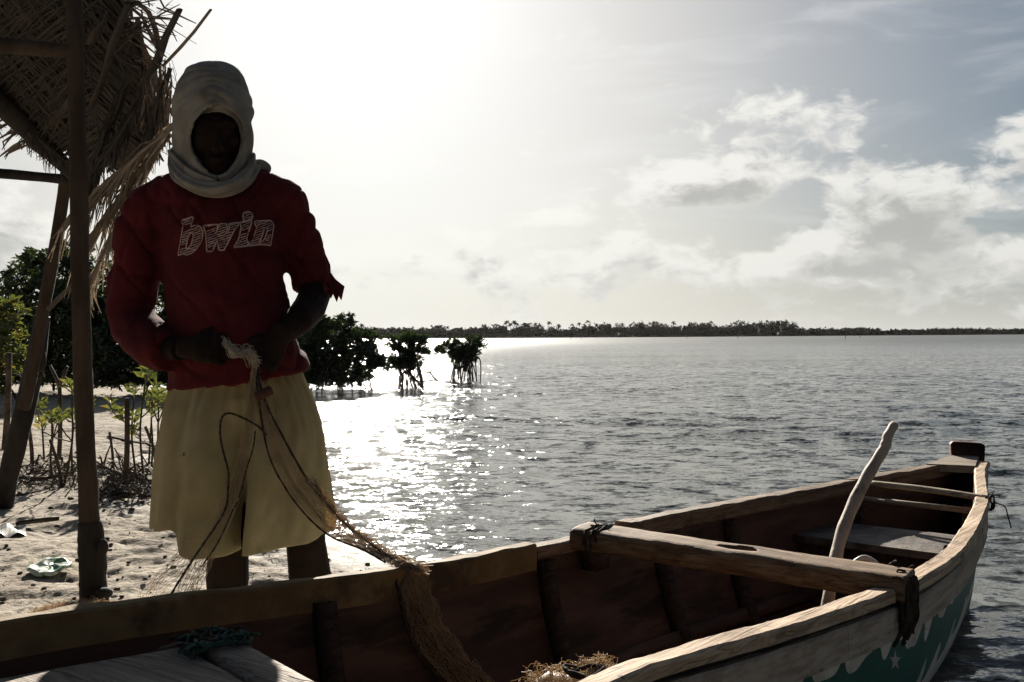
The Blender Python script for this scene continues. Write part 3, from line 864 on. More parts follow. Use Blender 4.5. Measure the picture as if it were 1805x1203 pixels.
# foreground: broad board and a squared spar, lashed with green rope
zb = .50
c1, c2, c3, c4 = Pz(322, 1137, zb), Pz(470, 1222, zb), Pz(200, 1400, zb), Pz(-160, 1222, zb)
deckboard('deck_board', [c4, c3, c2, c1], zb, .024, MT['old_wood'])
a_ = Pz(352, 1128, zb + .005); b_ = Pz(640, 1300, zb + .005)
a_ = a_ + np.array([.03, 0, -.03]); b_ = b_ + np.array([.03, 0, -.03])
mb, _s, _u = rough_beam(a_, b_, .033, .03, n=30, amp=.003, seed=6.0); mb.build('spar', MT['old_wood'], boat)
dirv_ = Vector(b_ - a_).normalized()
lashing(boat, Vector(a_) + dirv_ * .04 + Vector((-.02, 0, .004)), dirv_, dirv_.cross(Vector((0, 0, 1))), (0, 0, 1), .05, .034, 7, .0045, MT['green_rope'], 12, .05, frays=26)
lashing(boat, Vector(a_) + dirv_ * .03 + Vector((-.035, .005, .012)), dirv_.cross(Vector((0, 0, 1))), dirv_, (0, 0, 1), .03, .02, 4, .005, MT['rope'], 13, .06, frays=20)
# painted star on the near side
hb_ = MB()
_s = np.linspace(1.2, 2.8, 90); _h = np.linspace(0, .8, 30)
for s0, s1 in zip(_s[:-1], _s[1:]):
    for h0, h1 in zip(_h[:-1], _h[1:]):
        hb_.add([hull_pt(s0, -1, h0, 0, -.006), hull_pt(s1, -1, h0, 0, -.006), hull_pt(s1, -1, h1, 0, -.006), hull_pt(s0, -1, h1, 0, -.006)], [(0, 1, 2, 3)])
bvh_near = BVHTree.FromPolygons([Vector(q) for q in hb_.v], hb_.f)
def on_near(u, v):
    d = Vector(ray(u, v)).normalized(); h = bvh_near.ray_cast(Vector(EYE), d)
    return np.array(h[0] - d * .003)
mb = MB(); st = []
for q in range(10):
    r_ = 1.0 if q % 2 == 0 else .40
    st.append(on_near(1578 + 10.5 * r_ * math.sin(q * math.pi / 5), 1165 - 20 * r_ * math.cos(q * math.pi / 5)))
mb.add([on_near(1578, 1165)] + st, [(0, q + 1, (q + 1) % 10 + 1) for q in range(10)])
mb.build('painted_star', std('white_paint', (.42, .40, .36), (.56, .53, .48), 30, .6, .3, 40, .001), boat, smooth=False)

# ------------------------------------------------------------------ things lying in the boat
st = thing('wooden_pole', 'long crooked bleached wooden pole leaning out of the canoe behind the thwart', 'pole', tuple(P(1448, 1100, 1.95)))
pp = [(1440, 1140, 1.84, 20), (1456, 1075, 1.88, 20), (1470, 1000, 2.16, 22), (1484, 940, 2.22, 22), (1506, 885, 2.27, 22), (1530, 838, 2.31, 21), (1552, 800, 2.34, 20), (1560, 785, 2.35, 21), (1566, 768, 2.36, 18), (1576, 750, 2.38, 17), (1579, 745, 2.38, 11)]
pp = [(1432, 1150, 2.07, 20), (1456, 1075, 2.12, 20), (1470, 1000, 2.17, 22), (1484, 940, 2.22, 22), (1506, 885, 2.27, 22), (1530, 838, 2.31, 21), (1553, 800, 2.34, 19), (1561, 785, 2.35, 19), (1565, 769, 2.36, 17), (1575, 751, 2.38, 16), (1578, 745, 2.38, 10)]
cpts = cr([P(u, v, Y) for (u, v, Y, w) in pp], 5)
crad = np.interp(np.linspace(0, 1, len(cpts)), np.linspace(0, 1, len(pp)), [w / FPX * Y * .5 for (u, v, Y, w) in pp])
mb = MB(); mb.tube(cpts, [r * (1 + .05 * math.sin(i * 1.3)) for i, r in enumerate(crad)], 12); mb.build('shaft', MT['stick'], st)
# bailer: a cut plastic jug with its looped handle
bc = P(1512, 1010, 2.45)
bl = thing('bailer', 'pale cut plastic jug with a looped handle lying behind the thwart', 'bailer', tuple(bc))
mb = MB()
body = []
ax_ = np.array([.9, .3, -.15]); ax_ /= np.linalg.norm(ax_); ux = np.array([0, 0, 1.0]) - ax_ * (-.15); ux /= np.linalg.norm(ux); uy = np.cross(ax_, ux)
for (t, r) in ((-.075, .058), (-.074, .062), (-.03, .062), (.0, .058), (.025, .045), (.04, .026), (.055, .021), (.075, .021), (.076, .017), (.05, .017), (.03, .03), (.0, .052), (-.06, .055)):
    body.append([bc - ux * .012 - ax_ * .018 + ax_ * t * .62 + (ux * math.cos(q) + uy * math.sin(q)) * r * .56 for q in np.linspace(0, 2 * math.pi, 18, endpoint=False)])
mb.sheet(body, closed=True); mb.build('jug_body', MT['white_plastic'], bl)
hp = [(1497, 1002), (1510, 990), (1523, 984), (1538, 990), (1548, 1000), (1552, 1012), (1550, 1022)]
mb = MB(); mb.tube(cr([P(u, v, 2.36) for (u, v) in hp], 5), .0075, 8); mb.build('handle', MT['white_plastic'], bl)
# ------------------------------------------------------------------ the fisherman
YM = 2.57
PX = YM / FPX
def m(u, v, dy=0.0): return P(u, v, YM + dy)
gfoot = float(gz(-.72, 2.57))
man = thing('person', 'man in red sweater, yellow shorts and wrapped headscarf mending a net', 'person', (-.72, 2.57, gfoot))

# body: one continuous skin
mb = MB()
X_ = np.array([1, 0, 0]); 
head_rot = Matrix.Rotation(R(14), 3, 'X')
def mball(u, v, dy, r, rot=head_rot, **kw): mb.ball(m(u, v, dy), r, rotm=rot, **kw)
mball(378, 205, .03, (.078, .098, .105))          # skull
mball(383, 250, -.025, (.064, .070, .085))        # face mass
mball(385, 288, -.045, (.042, .045, .036))        # jaw / chin
mball(386, 306, -.062, (.022, .02, .016))         # chin
mball(384, 262, -.102, (.013, .018, .014))        # nose tip
mb.tube([m(383, 228, -.085), m(384, 245, -.094), m(384, 260, -.104)], [.008, .009, .012], 8)
mball(377, 264, -.097, (.008, .010, .008)); mball(391, 264, -.097, (.008, .010, .008))
mball(384, 280, -.090, (.022, .010, .0055)); mball(384, 286, -.086, (.019, .010, .006))   # lips
mb.tube([m(352, 222, -.066), m(366, 217, -.083), m(383, 220, -.086), m(400, 217, -.083), m(414, 222, -.066)], [.008, .010, .008, .010, .008], 8)   # brow
mball(360, 250, -.065, (.020, .018, .014)); mball(408, 250, -.065, (.020, .018, .014))      # cheekbones
mball(366, 232, -.075, (.0115, .010, .0085)); mball(402, 232, -.075, (.0115, .010, .0085))  # lidded eyes
mball(322, 240, .03, (.012, .02, .03)); mball(436, 240, .03, (.012, .02, .03))              # ears
mb.tube([m(378, 270, .04), m(378, 330, .05), m(380, 360, .045)], [.058, .060, .075], 14)   # neck
# trunk (under the clothes)
mb.tube([m(380, 340, .04), m(383, 400, .03), m(390, 500, .02), m(402, 600, .02), m(415, 700, .03), m(425, 760, .03)],
        [(.04, .09), (.08, .10), (.09, .10), (.09, .10), (.09, .105), (.07, .09)], 18, up=(0, 1, 0))
mb.tube([m(268, 368, .03), m(380, 356, .04), m(496, 362, .03)], [.036, .05, .036], 12)
# arms
mb.tube([m(268, 372, .03), m(246, 420, .045), m(228, 490, .06), m(228, 545, .055), m(262, 590, -.02), m(300, 614, -.10), m(318, 617, -.13)],
        [.036, .038, .038, .038, .038, .033, .028], 12)
mb.tube([m(498, 366, .03), m(524, 410, .045), m(548, 470, .065), m(556, 516, .06), m(545, 545, .0), m(526, 566, -.07), m(504, 586, -.115), m(498, 594, -.13)],
        [.036, .038, .040, .043, .043, .037, .029, .027], 12)
# legs
for (hip, kn, an, ft) in (((395, 720), (402, 942), (398, 1170), -.10), ((470, 715), (538, 938), (566, 1165), -.10)):
    pts = [m(hip[0], hip[1], .03), m((hip[0] * .5 + kn[0] * .5), .5 * (hip[1] + kn[1]), .0), m(kn[0], kn[1] - 20, -.015), m(kn[0] + 1, kn[1] + 18, -.01), m(.7 * kn[0] + .3 * an[0], .7 * kn[1] + .3 * an[1] + 10, .025), m(.35 * kn[0] + .65 * an[0], .35 * kn[1] + .65 * an[1], .03)]
    a_ = m(an[0], an[1], .03)
    low = np.array([a_[0], a_[1], gfoot + .045])
    mb.tube(pts + [np.array([a_[0], a_[1], gfoot + .11]), low], [.082, .070, .053, .050, .055, .045, .034, .036], 14)
    sg = -1 if an[0] < 450 else 1
    heel = np.array([a_[0], a_[1] + .035, gfoot + .03])
    mb.tube([heel, np.array([a_[0] + sg * .01, a_[1] - .05, gfoot + .045]), np.array([a_[0] + sg * .03, a_[1] - .13, gfoot + .026]), np.array([a_[0] + sg * .037, a_[1] - .165, gfoot + .02])],
            [(.03, .032), (.033, .036), (.026, .044), (.018, .042)], 12, up=(0, 0, 1))
    for t_ in range(5):
        x0 = a_[0] + sg * .035 + sg * (-.034 + .0165 * t_); l_ = (.058, .055, .050, .044, .036)[t_]
        y0 = a_[1] - .155
        mb.tube([np.array([x0, y0, gfoot + .018]), np.array([x0 + sg * .003, y0 - l_ * .6, gfoot + .017]), np.array([x0 + sg * .004, y0 - l_, gfoot + .012])], [.013, .011, .009] if t_ == 0 else [.010, .008, .0065], 8)
# hands.  built in a palm frame: o wrist, f along the fingers, s across the palm (towards the thumb), n out of the back of the hand
def hand(o, f, s, n, curl, thumb, L=.185):
    o = np.array(o, float); f = np.array(f, float) / np.linalg.norm(f)
    s = np.array(s, float); s = s - f * (s @ f); s /= np.linalg.norm(s)
    nn = np.cross(f, s); nn = nn if nn @ np.array(n) > 0 else -nn
    pl = L * .52
    mb.tube([o - f * .02, o + f * .02, o + f * pl * .55, o + f * pl, o + f * (pl + .006)], [(.026, .021), (.030, .018), (.039, .0165), (.040, .0135), (.034, .009)], 14, up=tuple(s))
    lens = (.074, .082, .077, .060)
    tips = []
    for q in range(4):
        b_ = o + f * (pl - .006 - .004 * abs(q - 1.3)) + s * (.0285 - .019 * q) + nn * .001
        ang = 0; p = b_; pts = [b_ - f * .012, b_]
        for j, fr in enumerate((.45, .31, .24)):
            ang += curl[q][j]
            d = f * math.cos(R(ang)) - nn * math.sin(R(ang)) + s * (.06 - .045 * q) * .3
            p = p + d * lens[q] * fr; pts.append(p)
        r0 = .0096 - .0006 * (q == 3) * 2
        mb.tube(pts, [r0, r0 * 1.04, r0 * .98, r0 * .88, r0 * .7], 9)
        mb.ball(b_ + nn * .006, .0095, 8, 6); mb.ball(pts[-1], r0 * .72, 8, 6)
        tips.append(p)
    b_ = o + f * .032 + s * .030 - nn * .004
    t1 = b_ + (f * .55 + s * .75 - nn * thumb[0]) * .036
    t2 = t1 + (f * .9 + s * .15 - nn * thumb[1]) * .030
    t3 = t2 + (f * .85 - s * .35 - nn * thumb[2]) * .024
    mb.tube([b_ - s * .012, b_, t1, t2, t3], [.017, .0165, .0125, .0108, .0078], 9)
    mb.ball(t3, .0085, 8, 6)
    return tips, t3
# left of the picture: forearm comes in from the left, fist pinching the net, back of the hand to the viewer and up
hl_o = m(330, 613, -.145)
tipsL, thL = hand(hl_o, (1, -.30, -.04), (.05, .35, .95), (.25, -.9, .25), [(48, 62, 42), (44, 60, 40), (52, 66, 42), (60, 66, 42)], (.5, .55, .5), .175)
# right of the picture: forearm comes down from the elbow, hand hangs with curled fingers
hr_o = m(494, 590, -.14)
tipsR, thR = hand(hr_o, (-.46, -.16, -.76), (-.85, -.1, .42), (.35, -.9, .1), [(40, 55, 40), (46, 60, 42), (54, 64, 42), (60, 66, 42)], (.35, .5, .5), .165)
bm_ = fused(mb, .0031, 3, .5)
c_ = getco(bm_); shift(bm_, man)
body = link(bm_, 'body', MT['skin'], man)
fm = bpy.data.materials  # nails are too small to see in this light

# ---- shorts -------------------------------------------------------------
def interp_rows(tab, v): 
    a = np.array(tab, float); return [float(np.interp(v, a[:, 0], a[:, i])) for i in range(1, a.shape[1])]
SH = [(630, 324, 516), (655, 318, 524), (690, 302, 542), (750, 288, 561), (800, 281, 570), (850, 276, 577), (900, 272, 583), (965, 269, 587)]
def hem_v(u, front):
    if front: return float(np.interp(u, [269, 300, 338, 347, 360, 380, 432, 440, 500, 560, 587], [930, 926, 918, 930, 952, 961, 963, 961, 952, 940, 930]))
    return float(np.interp(u, [269, 440, 587], [930, 922, 930]))
NT_ = 220; NV_ = 80
rows = []
for i in range(NV_):
    t = i / (NV_ - 1); row = []
    for j in range(NT_):
        th = 2 * math.pi * j / NT_
        cx_, cy_ = math.cos(th), math.sin(th)            # cy<0 is the front
        # where this column ends
        L0, R0 = 276., 584.
        uu = .5 * (L0 + R0) + .5 * (R0 - L0) * cx_
        vb = hem_v(uu, cy_ < 0)
        v = 632 + (vb - 632) * t
        L1, R1 = interp_rows(SH, v)
        hw = .5 * (R1 - L1); uc = .5 * (L1 + R1)
        dep = np.interp(v, [632, 690, 720, 800, 960], [.105, .122, .142, .160, .170])
        k_ = np.interp(v, [632, 690, 960], [0, .5, 1.0])
        # the two legs: pinch front and back between them
        pin = np.interp(v, [700, 760, 960], [0, .5, .97])
        du = (uc + hw * cx_ - np.interp(v, [740, 960], [447, 437])) / np.interp(v, [760, 960], [22, 12])
        dd = dep * (1 - pin * math.exp(-du * du))
        # gathers from the waistband, soft wide folds lower down
        fold = .0095 * (.35 + .9 * abs(float(vnoise(np.array([th * 2.1, 4.4, 1.0]))))) * math.sin(th * 33 + 4.5 * float(vnoise(np.array([math.cos(th) * 2.2, math.sin(th) * 2.2, v / 150.0])))) * np.interp(v, [632, 660, 720, 800], [.4, 1, .7, .0]) \
             + .018 * math.sin(th * 11 + .8 * math.sin(3 * th) + .004 * v) * np.interp(v, [660, 800, 960], [.15, .7, 1.0]) * (1 if cy_ < .2 else .6) \
             + .016 * float(vnoise(np.array([th * 3.2, v / 90.0, 2.2]))) * k_ + .007 * float(vnoise(np.array([th * 11 + v / 60.0, v / 34.0, 7.2])))
        se = (abs(cx_) ** 2.3 + abs(cy_) ** 2.3) ** (-1 / 2.3)
        p = m(uc + hw * cx_ * se * 1.0, v, 0) + np.array([cx_ * fold * .35, (dd + fold) * cy_ * se + .01, 0])
        row.append(p)
    rows.append(row)
mb = MB(); mb.sheet(rows, closed=True)
me = bpy.data.meshes.new('shorts'); me.from_pydata(mb.v, [], mb.f[:]); me.update()
me = modded(me, [('SOLIDIFY', dict(thickness=.0035, offset=-1.0))])
shift(me, man); shorts = link(me, 'shorts', MT['shorts'], man)

mb = MB(); hq = [rows[NV_ - 5][j] + np.array([math.cos(2 * math.pi * j / NT_), math.sin(2 * math.pi * j / NT_), 0]) * .0006 for j in range(0, NT_, 2)]
mb.tube(hq + [hq[0]], .0013, 5, caps=False)
mb.build('hem_stitching', std('stitching', (.24, .18, .09), (.32, .25, .13), 60, .9, .2, 200, .001), shorts)
# ---- sweater ------------------------------------------------------------
mb = MB()
TS = [(318, 330, 428, .070, .075, .045), (332, 268, 492, .085, .095, .035), (350, 262, 506, .108, .110, .03), (400, 276, 502, .132, .115, .02), (450, 281, 500, .140, .115, .018), (500, 284, 503, .142, .115, .015),
      (540, 291, 512, .150, .117, .010), (580, 297, 520, .157, .120, .008), (620, 300, 527, .160, .122, .006), (650, 297, 538, .170, .132, .006), (690, 293, 546, .176, .136, .006)]
rows = []
for v in np.linspace(318, 690, 60):
    L1, R1, df, db, yc = interp_rows(TS, v)
    row = []
    for j in range(72):
        th = 2 * math.pi * j / 72; c, s = math.cos(th), math.sin(th)
        n_ = 2.2; se = (abs(c) ** n_ + abs(s) ** n_) ** (-1 / n_)
        u = .5 * (L1 + R1) + .5 * (R1 - L1) * c * se
        # slanting hem: lower on the left of the picture
        vv = v + np.interp(v, [560, 684], [0, 1]) * np.interp(u, [300, 420, 470, 540], [0, -8, -20, -38])
        row.append(m(u, vv, yc + (df if s < 0 else db) * s * se))
    rows.append(row)
mb.sheet(rows, closed=True)
mb.f.append(tuple(range(71, -1, -1))); mb.f.append(tuple(len(mb.v) - 72 + q for q in range(72)))
mb.ball(m(262, 376, .035), (.070, .085, .072)); mb.ball(m(502, 364, .035), (.068, .085, .072))
mb.tube([m(345, 338, .04), m(300, 348, .04), m(258, 372, .04)], [(.06, .075), (.062, .078), (.058, .075)], 16, up=(0, 0, 1)); mb.tube([m(420, 334, .04), m(462, 340, .04), m(506, 362, .04)], [(.06, .075), (.062, .078), (.058, .075)], 16, up=(0, 0, 1))
mb.tube([m(330, 322, .04), m(380, 335, .03), m(430, 320, .04)], [.05, .055, .05], 14)
# sleeves
mb.tube([m(266, 366, .03), m(250, 405, .035), m(243, 450, .04), m(234, 500, .055), m(230, 545, .055), m(240, 578, .02), m(262, 602, -.04), m(282, 616, -.085), m(299, 621, -.11)],
        [.062, .066, .070, .068, .065, .063, .060, .056, .054], 18)
mb.tube([m(502, 362, .03), m(518, 396, .04), m(530, 432, .05), m(541, 465, .065), m(548, 492, .065), m(551, 508, .062)],
        [.062, .064, .061, .057, .055, .053], 18)
sw = fused(mb, .0055, 9, .5)
c = getco(sw); n_ = getno(sw)
# creases: long soft drags from armpit to belly, tight rings at the inner elbow and above the hem
u_ = c[:, 0] / PX; v_ = (c[:, 2]) / PX
q1 = np.stack([(c[:, 0] * 1.0 + c[:, 2] * .55) * 17, (c[:, 2] - .5 * c[:, 0]) * 5, c[:, 1] * 6], -1)
d_ = .0095 * fbm(q1, 3)
q2 = np.stack([c[:, 0] * 7, c[:, 2] * 34, c[:, 1] * 7], -1)
left_el = np.exp(-((c[:, 0] - m(250, 560)[0]) ** 2 + (c[:, 2] - m(250, 560)[2]) ** 2) / .010)
right_el = np.exp(-((c[:, 0] - m(535, 470)[0]) ** 2 + (c[:, 2] - m(535, 470)[2]) ** 2) / .010)
hemw = np.exp(-((c[:, 2] - m(400, 640)[2]) / .06) ** 2)
d_ += .010 * fbm(q2, 2) * np.clip(left_el + right_el + .45 * hemw, 0, 1.2)
d_ += .004 * fbm(c * 9 + 4, 2)
ridge = np.abs(fbm(np.stack([(c[:, 0] - .4 * c[:, 2]) * 12 + 7, (c[:, 2] + .3 * c[:, 0]) * 4, c[:, 1] * 4], -1), 2))
d_ += -.0075 * np.exp(-(ridge / .045) ** 2) * np.clip((c[:, 2] - .95) * 4, .35, 1)
ridge2 = np.abs(fbm(np.stack([(c[:, 0] + .8 * c[:, 2]) * 9 + 17, (c[:, 2] - .8 * c[:, 0]) * 3.2, c[:, 1] * 4 + 3], -1), 2))
d_ += -.007 * np.exp(-(ridge2 / .04) ** 2)
c2 = c + n_ * d_[:, None]
setco(sw, c2)
sw = modded(sw, [('SMOOTH', dict(iterations=2, factor=.4))])
bvh_sw = BVHTree.FromPolygons([Vector(q) for q in getco(sw)], [tuple(p.vertices) for p in sw.polygons])
shift(sw, man); sweater = link(sw, 'sweater', MT['shirt'], man)
# torn cuff
mb = MB()
g = []
for i in range(9):
    t = i / 8
    top = m(566 + 18 * t, 492 - 10 * t, .02 + .05 * t)
    ln = (28, 44, 30, 52, 36, 56, 40, 50, 24)[i]
    r_ = []
    for j in range(5):
        f = j / 4
        r_.append(top + np.array([(.016 * f + .010 * f * f) * (.3 + t), -.012 * f * (1 - t) + .006 * math.sin(i * 2 + j), -ln * PX * f * (.62 + .38 * t)]))
    g.append(r_)
mb.sheet(g)
me = bpy.data.meshes.new('torn'); me.from_pydata(mb.v, [], mb.f); me.update()
me = modded(me, [('SOLIDIFY', dict(thickness=.002, offset=0.0))])
shift(me, sweater); link(me, 'torn_cuff', MT['shirt'], sweater)

# ---- lettering on the chest --------------------------------------------
def L(x_, y_): return (290 + x_ * 220 / 1805.0, 350 + y_ * 120 / 985.0)
def proj_sw(u, v, off=.0016):
    d = Vector(ray(u, v)).normalized()
    h = bvh_sw.ray_cast(Vector(EYE), d)
    if h[0] is None: return None
    return h[0] - d * off, h[1]
def stroke(mb, pts, w):
    """a thin raised ribbon following the cloth"""
    den = []
    for a, b in zip(pts[:-1], pts[1:]):
        n = max(2, int(math.hypot(b[0] - a[0], b[1] - a[1]) / 16))
        den += [(a[0] + (b[0] - a[0]) * i / n, a[1] + (b[1] - a[1]) * i / n) for i in range(n)]
    den.append(pts[-1])
    P3 = []
    for q in den:
        h = proj_sw(*L(*q))
        if h is None: return
        P3.append(h)
    va = []; vb_ = []
    for i, (p, n_) in enumerate(P3):
        t = P3[min(i + 1, len(P3) - 1)][0] - P3[max(i - 1, 0)][0]
        if t.length < 1e-7: continue
        s_ = t.normalized().cross(n_).normalized() * (w * PX * .5 * 120 / 985.0)
        va.append(p + s_); vb_.append(p - s_)
    if len(va) > 1: mb.sheet([va, vb_])
OUT = {
 'b': [[(405, 268), (250, 318), (245, 345), (268, 378), (195, 815), (205, 826), (262, 800), (320, 818), (380, 800), (455, 740), (520, 650), (548, 580), (550, 480), (520, 415), (470, 392), (425, 395), (378, 415), (418, 272)],
       [(400, 490), (355, 520), (330, 600), (312, 700), (318, 730), (350, 722), (390, 650), (415, 560), (412, 505), (400, 490)]],
 'w': [[(565, 392), (770, 378), (762, 440), (745, 505), (800, 372), (890, 362), (905, 420), (905, 510), (940, 420), (925, 368), (1075, 345), (1065, 390), (1020, 440), (860, 750), (785, 750), (765, 605), (690, 768), (612, 770), (592, 480), (570, 450), (565, 392)]],
 'i': [[(1145, 320), (1130, 260), (1150, 205), (1210, 188), (1265, 215), (1275, 265), (1255, 320)],
       [(1095, 350), (1150, 330), (1255, 318), (1255, 365), (1188, 570), (1195, 610), (1215, 640), (1192, 690), (1005, 712), (1010, 690), (1068, 600), (1108, 430), (1095, 350)]],
 'n': [[(1310, 325), (1535, 322), (1575, 360), (1578, 420), (1555, 560), (1535, 680), (1395, 668), (1215, 688), (1235, 650), (1280, 600), (1335, 420), (1305, 370), (1310, 325)],
       [(1480, 420), (1440, 440), (1425, 510), (1392, 590), (1388, 660)], [(1480, 420), (1492, 440), (1468, 530), (1450, 580), (1415, 625)]]}
mb = MB()
for k_, polys in OUT.items():
    for pl in polys: stroke(mb, pl, 20)
def inside(x_, y_, poly):
    c = False; n = len(poly)
    for i in range(n):
        x1, y1 = poly[i]; x2, y2 = poly[(i + 1) % n]
        if (y1 > y_) != (y2 > y_) and x_ < (x2 - x1) * (y_ - y1) / (y2 - y1) + x1: c = not c
    return c
HOLE = [OUT['b'][1], [(1480, 420), (1440, 440), (1425, 510), (1392, 590), (1388, 660), (1415, 625), (1450, 580), (1468, 530), (1492, 440)]]
hr = random.Random(3)
for k_, polys in OUT.items():
    body_polys = [polys[0]] if k_ != 'i' else polys
    for pl in body_polys:
        xs = [q[0] for q in pl]; ys = [q[1] for q in pl]
        y = min(ys) + 14
        while y < max(ys) + 80:
            # a slanting hatch line: rises to the right
            run = []
            for x_ in range(int(min(xs)), int(max(xs)) + 1, 8):
                yy = y - (x_ - min(xs)) * .36 + 3 * math.sin(x_ * .05 + y)
                ok = inside(x_, yy, pl) and not any(inside(x_, yy, h) for h in HOLE) and inside(x_ - 14, yy, pl) and inside(x_ + 14, yy, pl)
                if ok: run.append((x_, yy))
                if (not ok or x_ >= max(xs) - 8) and run:
                    if len(run) > 3 and hr.random() > .08: stroke(mb, run[::2] + [run[-1]], hr.choice((11, 14, 16)))
                    run = []
            y += 34
me = bpy.data.meshes.new('lettering'); me.from_pydata(mb.v, [], mb.f); me.update()
shift(me, sweater); link(me, 'chest_lettering', MT['cloth_print'], sweater)

# ---- headscarf ------------------------------------------------------------
OL = [(112, 370, 381), (112.3, 364, 388), (113, 356, 395), (115, 345, 405), (119, 334, 415), (126, 326, 424), (136, 318, 431), (150, 310, 436), (166, 304, 441), (185, 301, 445), (205, 301, 447), (229, 303, 448), (255, 306, 447), (275, 309, 444), (292, 313, 440), (306, 320, 436), (320, 332, 430)]
YC = .012
rows = []; skip = []
NR = 74; NC = 120
for i in range(NR):
    v = 112 + (318 - 112) * (i / (NR - 1)) ** 1.9 if i < NR // 2 else 112 + (318 - 112) * (.2643 + (1 - .2643) * (i - NR // 2) / (NR - 1 - NR // 2))
    L1, R1 = interp_rows(OL, v)
    hw = max(.5 * (R1 - L1) - 5.5, 1.0 + .3 * i); uc = .5 * (L1 + R1)
    f = np.interp(v, [112, 113, 116, 130, 170, 230, 280, 320], [.08, .2, .36, .66, .96, 1.0, .92, .8])
    row = []
    for j in range(NC):
        th = 2 * math.pi * j / NC; c, s = math.cos(th), math.sin(th)
        lean = np.interp(v, [111, 200, 320], [.035, .012, -.005])
        dy = (.125 if s < 0 else .128) * f * s
        # drapery: pulled lines that run round the face
        a_ = math.atan2((v - 250) / 62.0, c * hw / 45.0)
        rr_ = math.hypot((v - 250) / 70.0, c * hw / 52.0)
        fold = .0045 * math.sin(rr_ * 17 + 2.2 * float(vnoise(np.array([a_ * 1.5, rr_, 1.0])))) * (1 if s < .1 else .4) * np.interp(rr_, [.8, 1.05, 2.2], [.3, 1, .45])
        fold += .006 * float(vnoise(np.array([c * 3, s * 3, v / 28.0])))
        fold += .0042 * math.sin(rr_ * 37 + 5.0 * float(vnoise(np.array([a_ * 1.9 + 5, rr_ * 1.5, 4.0])))) * float(np.clip(.45 + vnoise(np.array([a_ * 2.3, rr_ * 2.0, 9.0])), 0, 1)) * (1 if s < .1 else .5)
        nx, ny = c / hw / PX, s / .125; nl = math.hypot(nx, ny)
        row.append(m(uc + hw * c, v, YC + lean + dy) + np.array([nx / nl * fold * .6, ny / nl * fold, 0]))
    rows.append(row)
def in_face(q):
    d = q - EYE; k_ = d @ FW
    u = 902.5 + FPX * (d @ RT) / k_; v = 601.5 - FPX * (d @ UP) / k_
    a = (u - 384) / (44.5 if v < 255 else 44.5 - .0022 * (v - 255) ** 2 * 3)
    if v > 255 and 44.5 - .0066 * (v - 255) ** 2 <= 2: return False
    return a * a + ((v - 246) / (58.0 if v < 246 else 68.0)) ** 2 < 1
fmb = MB(); fl = [p for r in rows for p in r]
faces = []
for i in range(NR - 1):
    for j in range(NC):
        j2 = (j + 1) % NC
        q = (i * NC + j, i * NC + j2, (i + 1) * NC + j2, (i + 1) * NC + j)
        ctr = sum(fl[a] for a in q) / 4
        if ctr[1] < YM + YC and in_face(ctr): continue
        faces.append(q)
faces.append(tuple(range(NC)))
fmb.add(fl, faces)
me = bpy.data.meshes.new('scarf'); me.from_pydata(fmb.v, [], fmb.f); me.update()
me = modded(me, [('SMOOTH', dict(iterations=3, factor=.5)), ('SOLIDIFY', dict(thickness=.007, offset=-1.0)), ('SUBSURF', dict(levels=1))])
shift(me, man); scarf = link(me, 'headscarf', MT['scarf'], man)
# rolled edge round the face and wraps round the neck
def roll(pts, rad, flat=1.0, seed=0, n=10):
    mb = MB(); q = cr(pts, 8)
    rr_ = np.interp(np.linspace(0, 1, len(q)), np.linspace(0, 1, len(rad)), rad)
    rows = []
    qv = [Vector(p) for p in q]
    prev = Vector((0, 1, 0))
    for i, p in enumerate(qv):
        t = (qv[min(i + 1, len(qv) - 1)] - qv[max(i - 1, 0)]).normalized()
        x_ = (prev - t * prev.dot(t)).normalized(); prev = x_; y_ = t.cross(x_)
        r = []
        for k_ in range(22):
            a = 2 * math.pi * k_ / 22
            w = 1 + .20 * math.sin(3 * a + seed + i * .05) * 1 + .12 * math.sin(5 * a - seed + i * .11) + .22 * float(vnoise(np.array([i * .16, a * 1.2, seed])))
            r.append(p + x_ * (rr_[i] * w * math.cos(a) * flat) + y_ * (rr_[i] * w * math.sin(a)))
        rows.append([np.array(z) for z in r])
    mb.sheet(rows, closed=True)
    a = len(mb.v); mb.f.append(tuple(range(21, -1, -1))); mb.f.append(tuple(a - 22 + q_ for q_ in range(22)))
    return mb
def scarf_part(name, mb):
    me = bpy.data.meshes.new(name); me.from_pydata(mb.v, [], mb.f); me.update()
    me = modded(me, [('SUBSURF', dict(levels=1))]); shift(me, scarf); return link(me, name, MT['scarf'], scarf)
fe = []
for a in np.linspace(math.pi, 3 * math.pi, 20):
    u = 384 + 46 * math.sin(a) * (1 if math.cos(a) > 0 else 1 - .14 * math.cos(a) ** 2); v = 247 - (58 if math.cos(a) > 0 else 68) * math.cos(a)
    fe.append(m(u, v, -.098 + .055 * math.sin(a) ** 2 + (.02 if math.cos(a) > .3 else 0) * math.cos(a)))
scarf_part('face_edge_roll', roll(fe, [.008, .009, .010, .010, .012, .010, .009, .008], 1.0, 3))
scarf_part('neck_wrap', roll([m(304, 262, .03), m(306, 292, -.03), m(330, 318, -.095), m(372, 333, -.125), m(412, 324, -.115), m(440, 300, -.06), m(446, 272, .0)], [.007, .012, .015, .016, .015, .012, .008], .9, 1))
scarf_part('neck_wrap', roll([m(302, 285, .05), m(316, 314, -.04), m(350, 334, -.09), m(392, 338, -.105), m(428, 324, -.075), m(452, 300, .0), m(448, 290, .06)], [.011, .014, .015, .015, .014, .012, .011], .9, 2))
scarf_part('neck_wrap', roll([m(312, 300, .10), m(305, 275, .05), m(312, 282, -.02), m(340, 308, -.088), m(380, 322, -.118)], [.014, .016, .016, .014, .008], .8, 5))
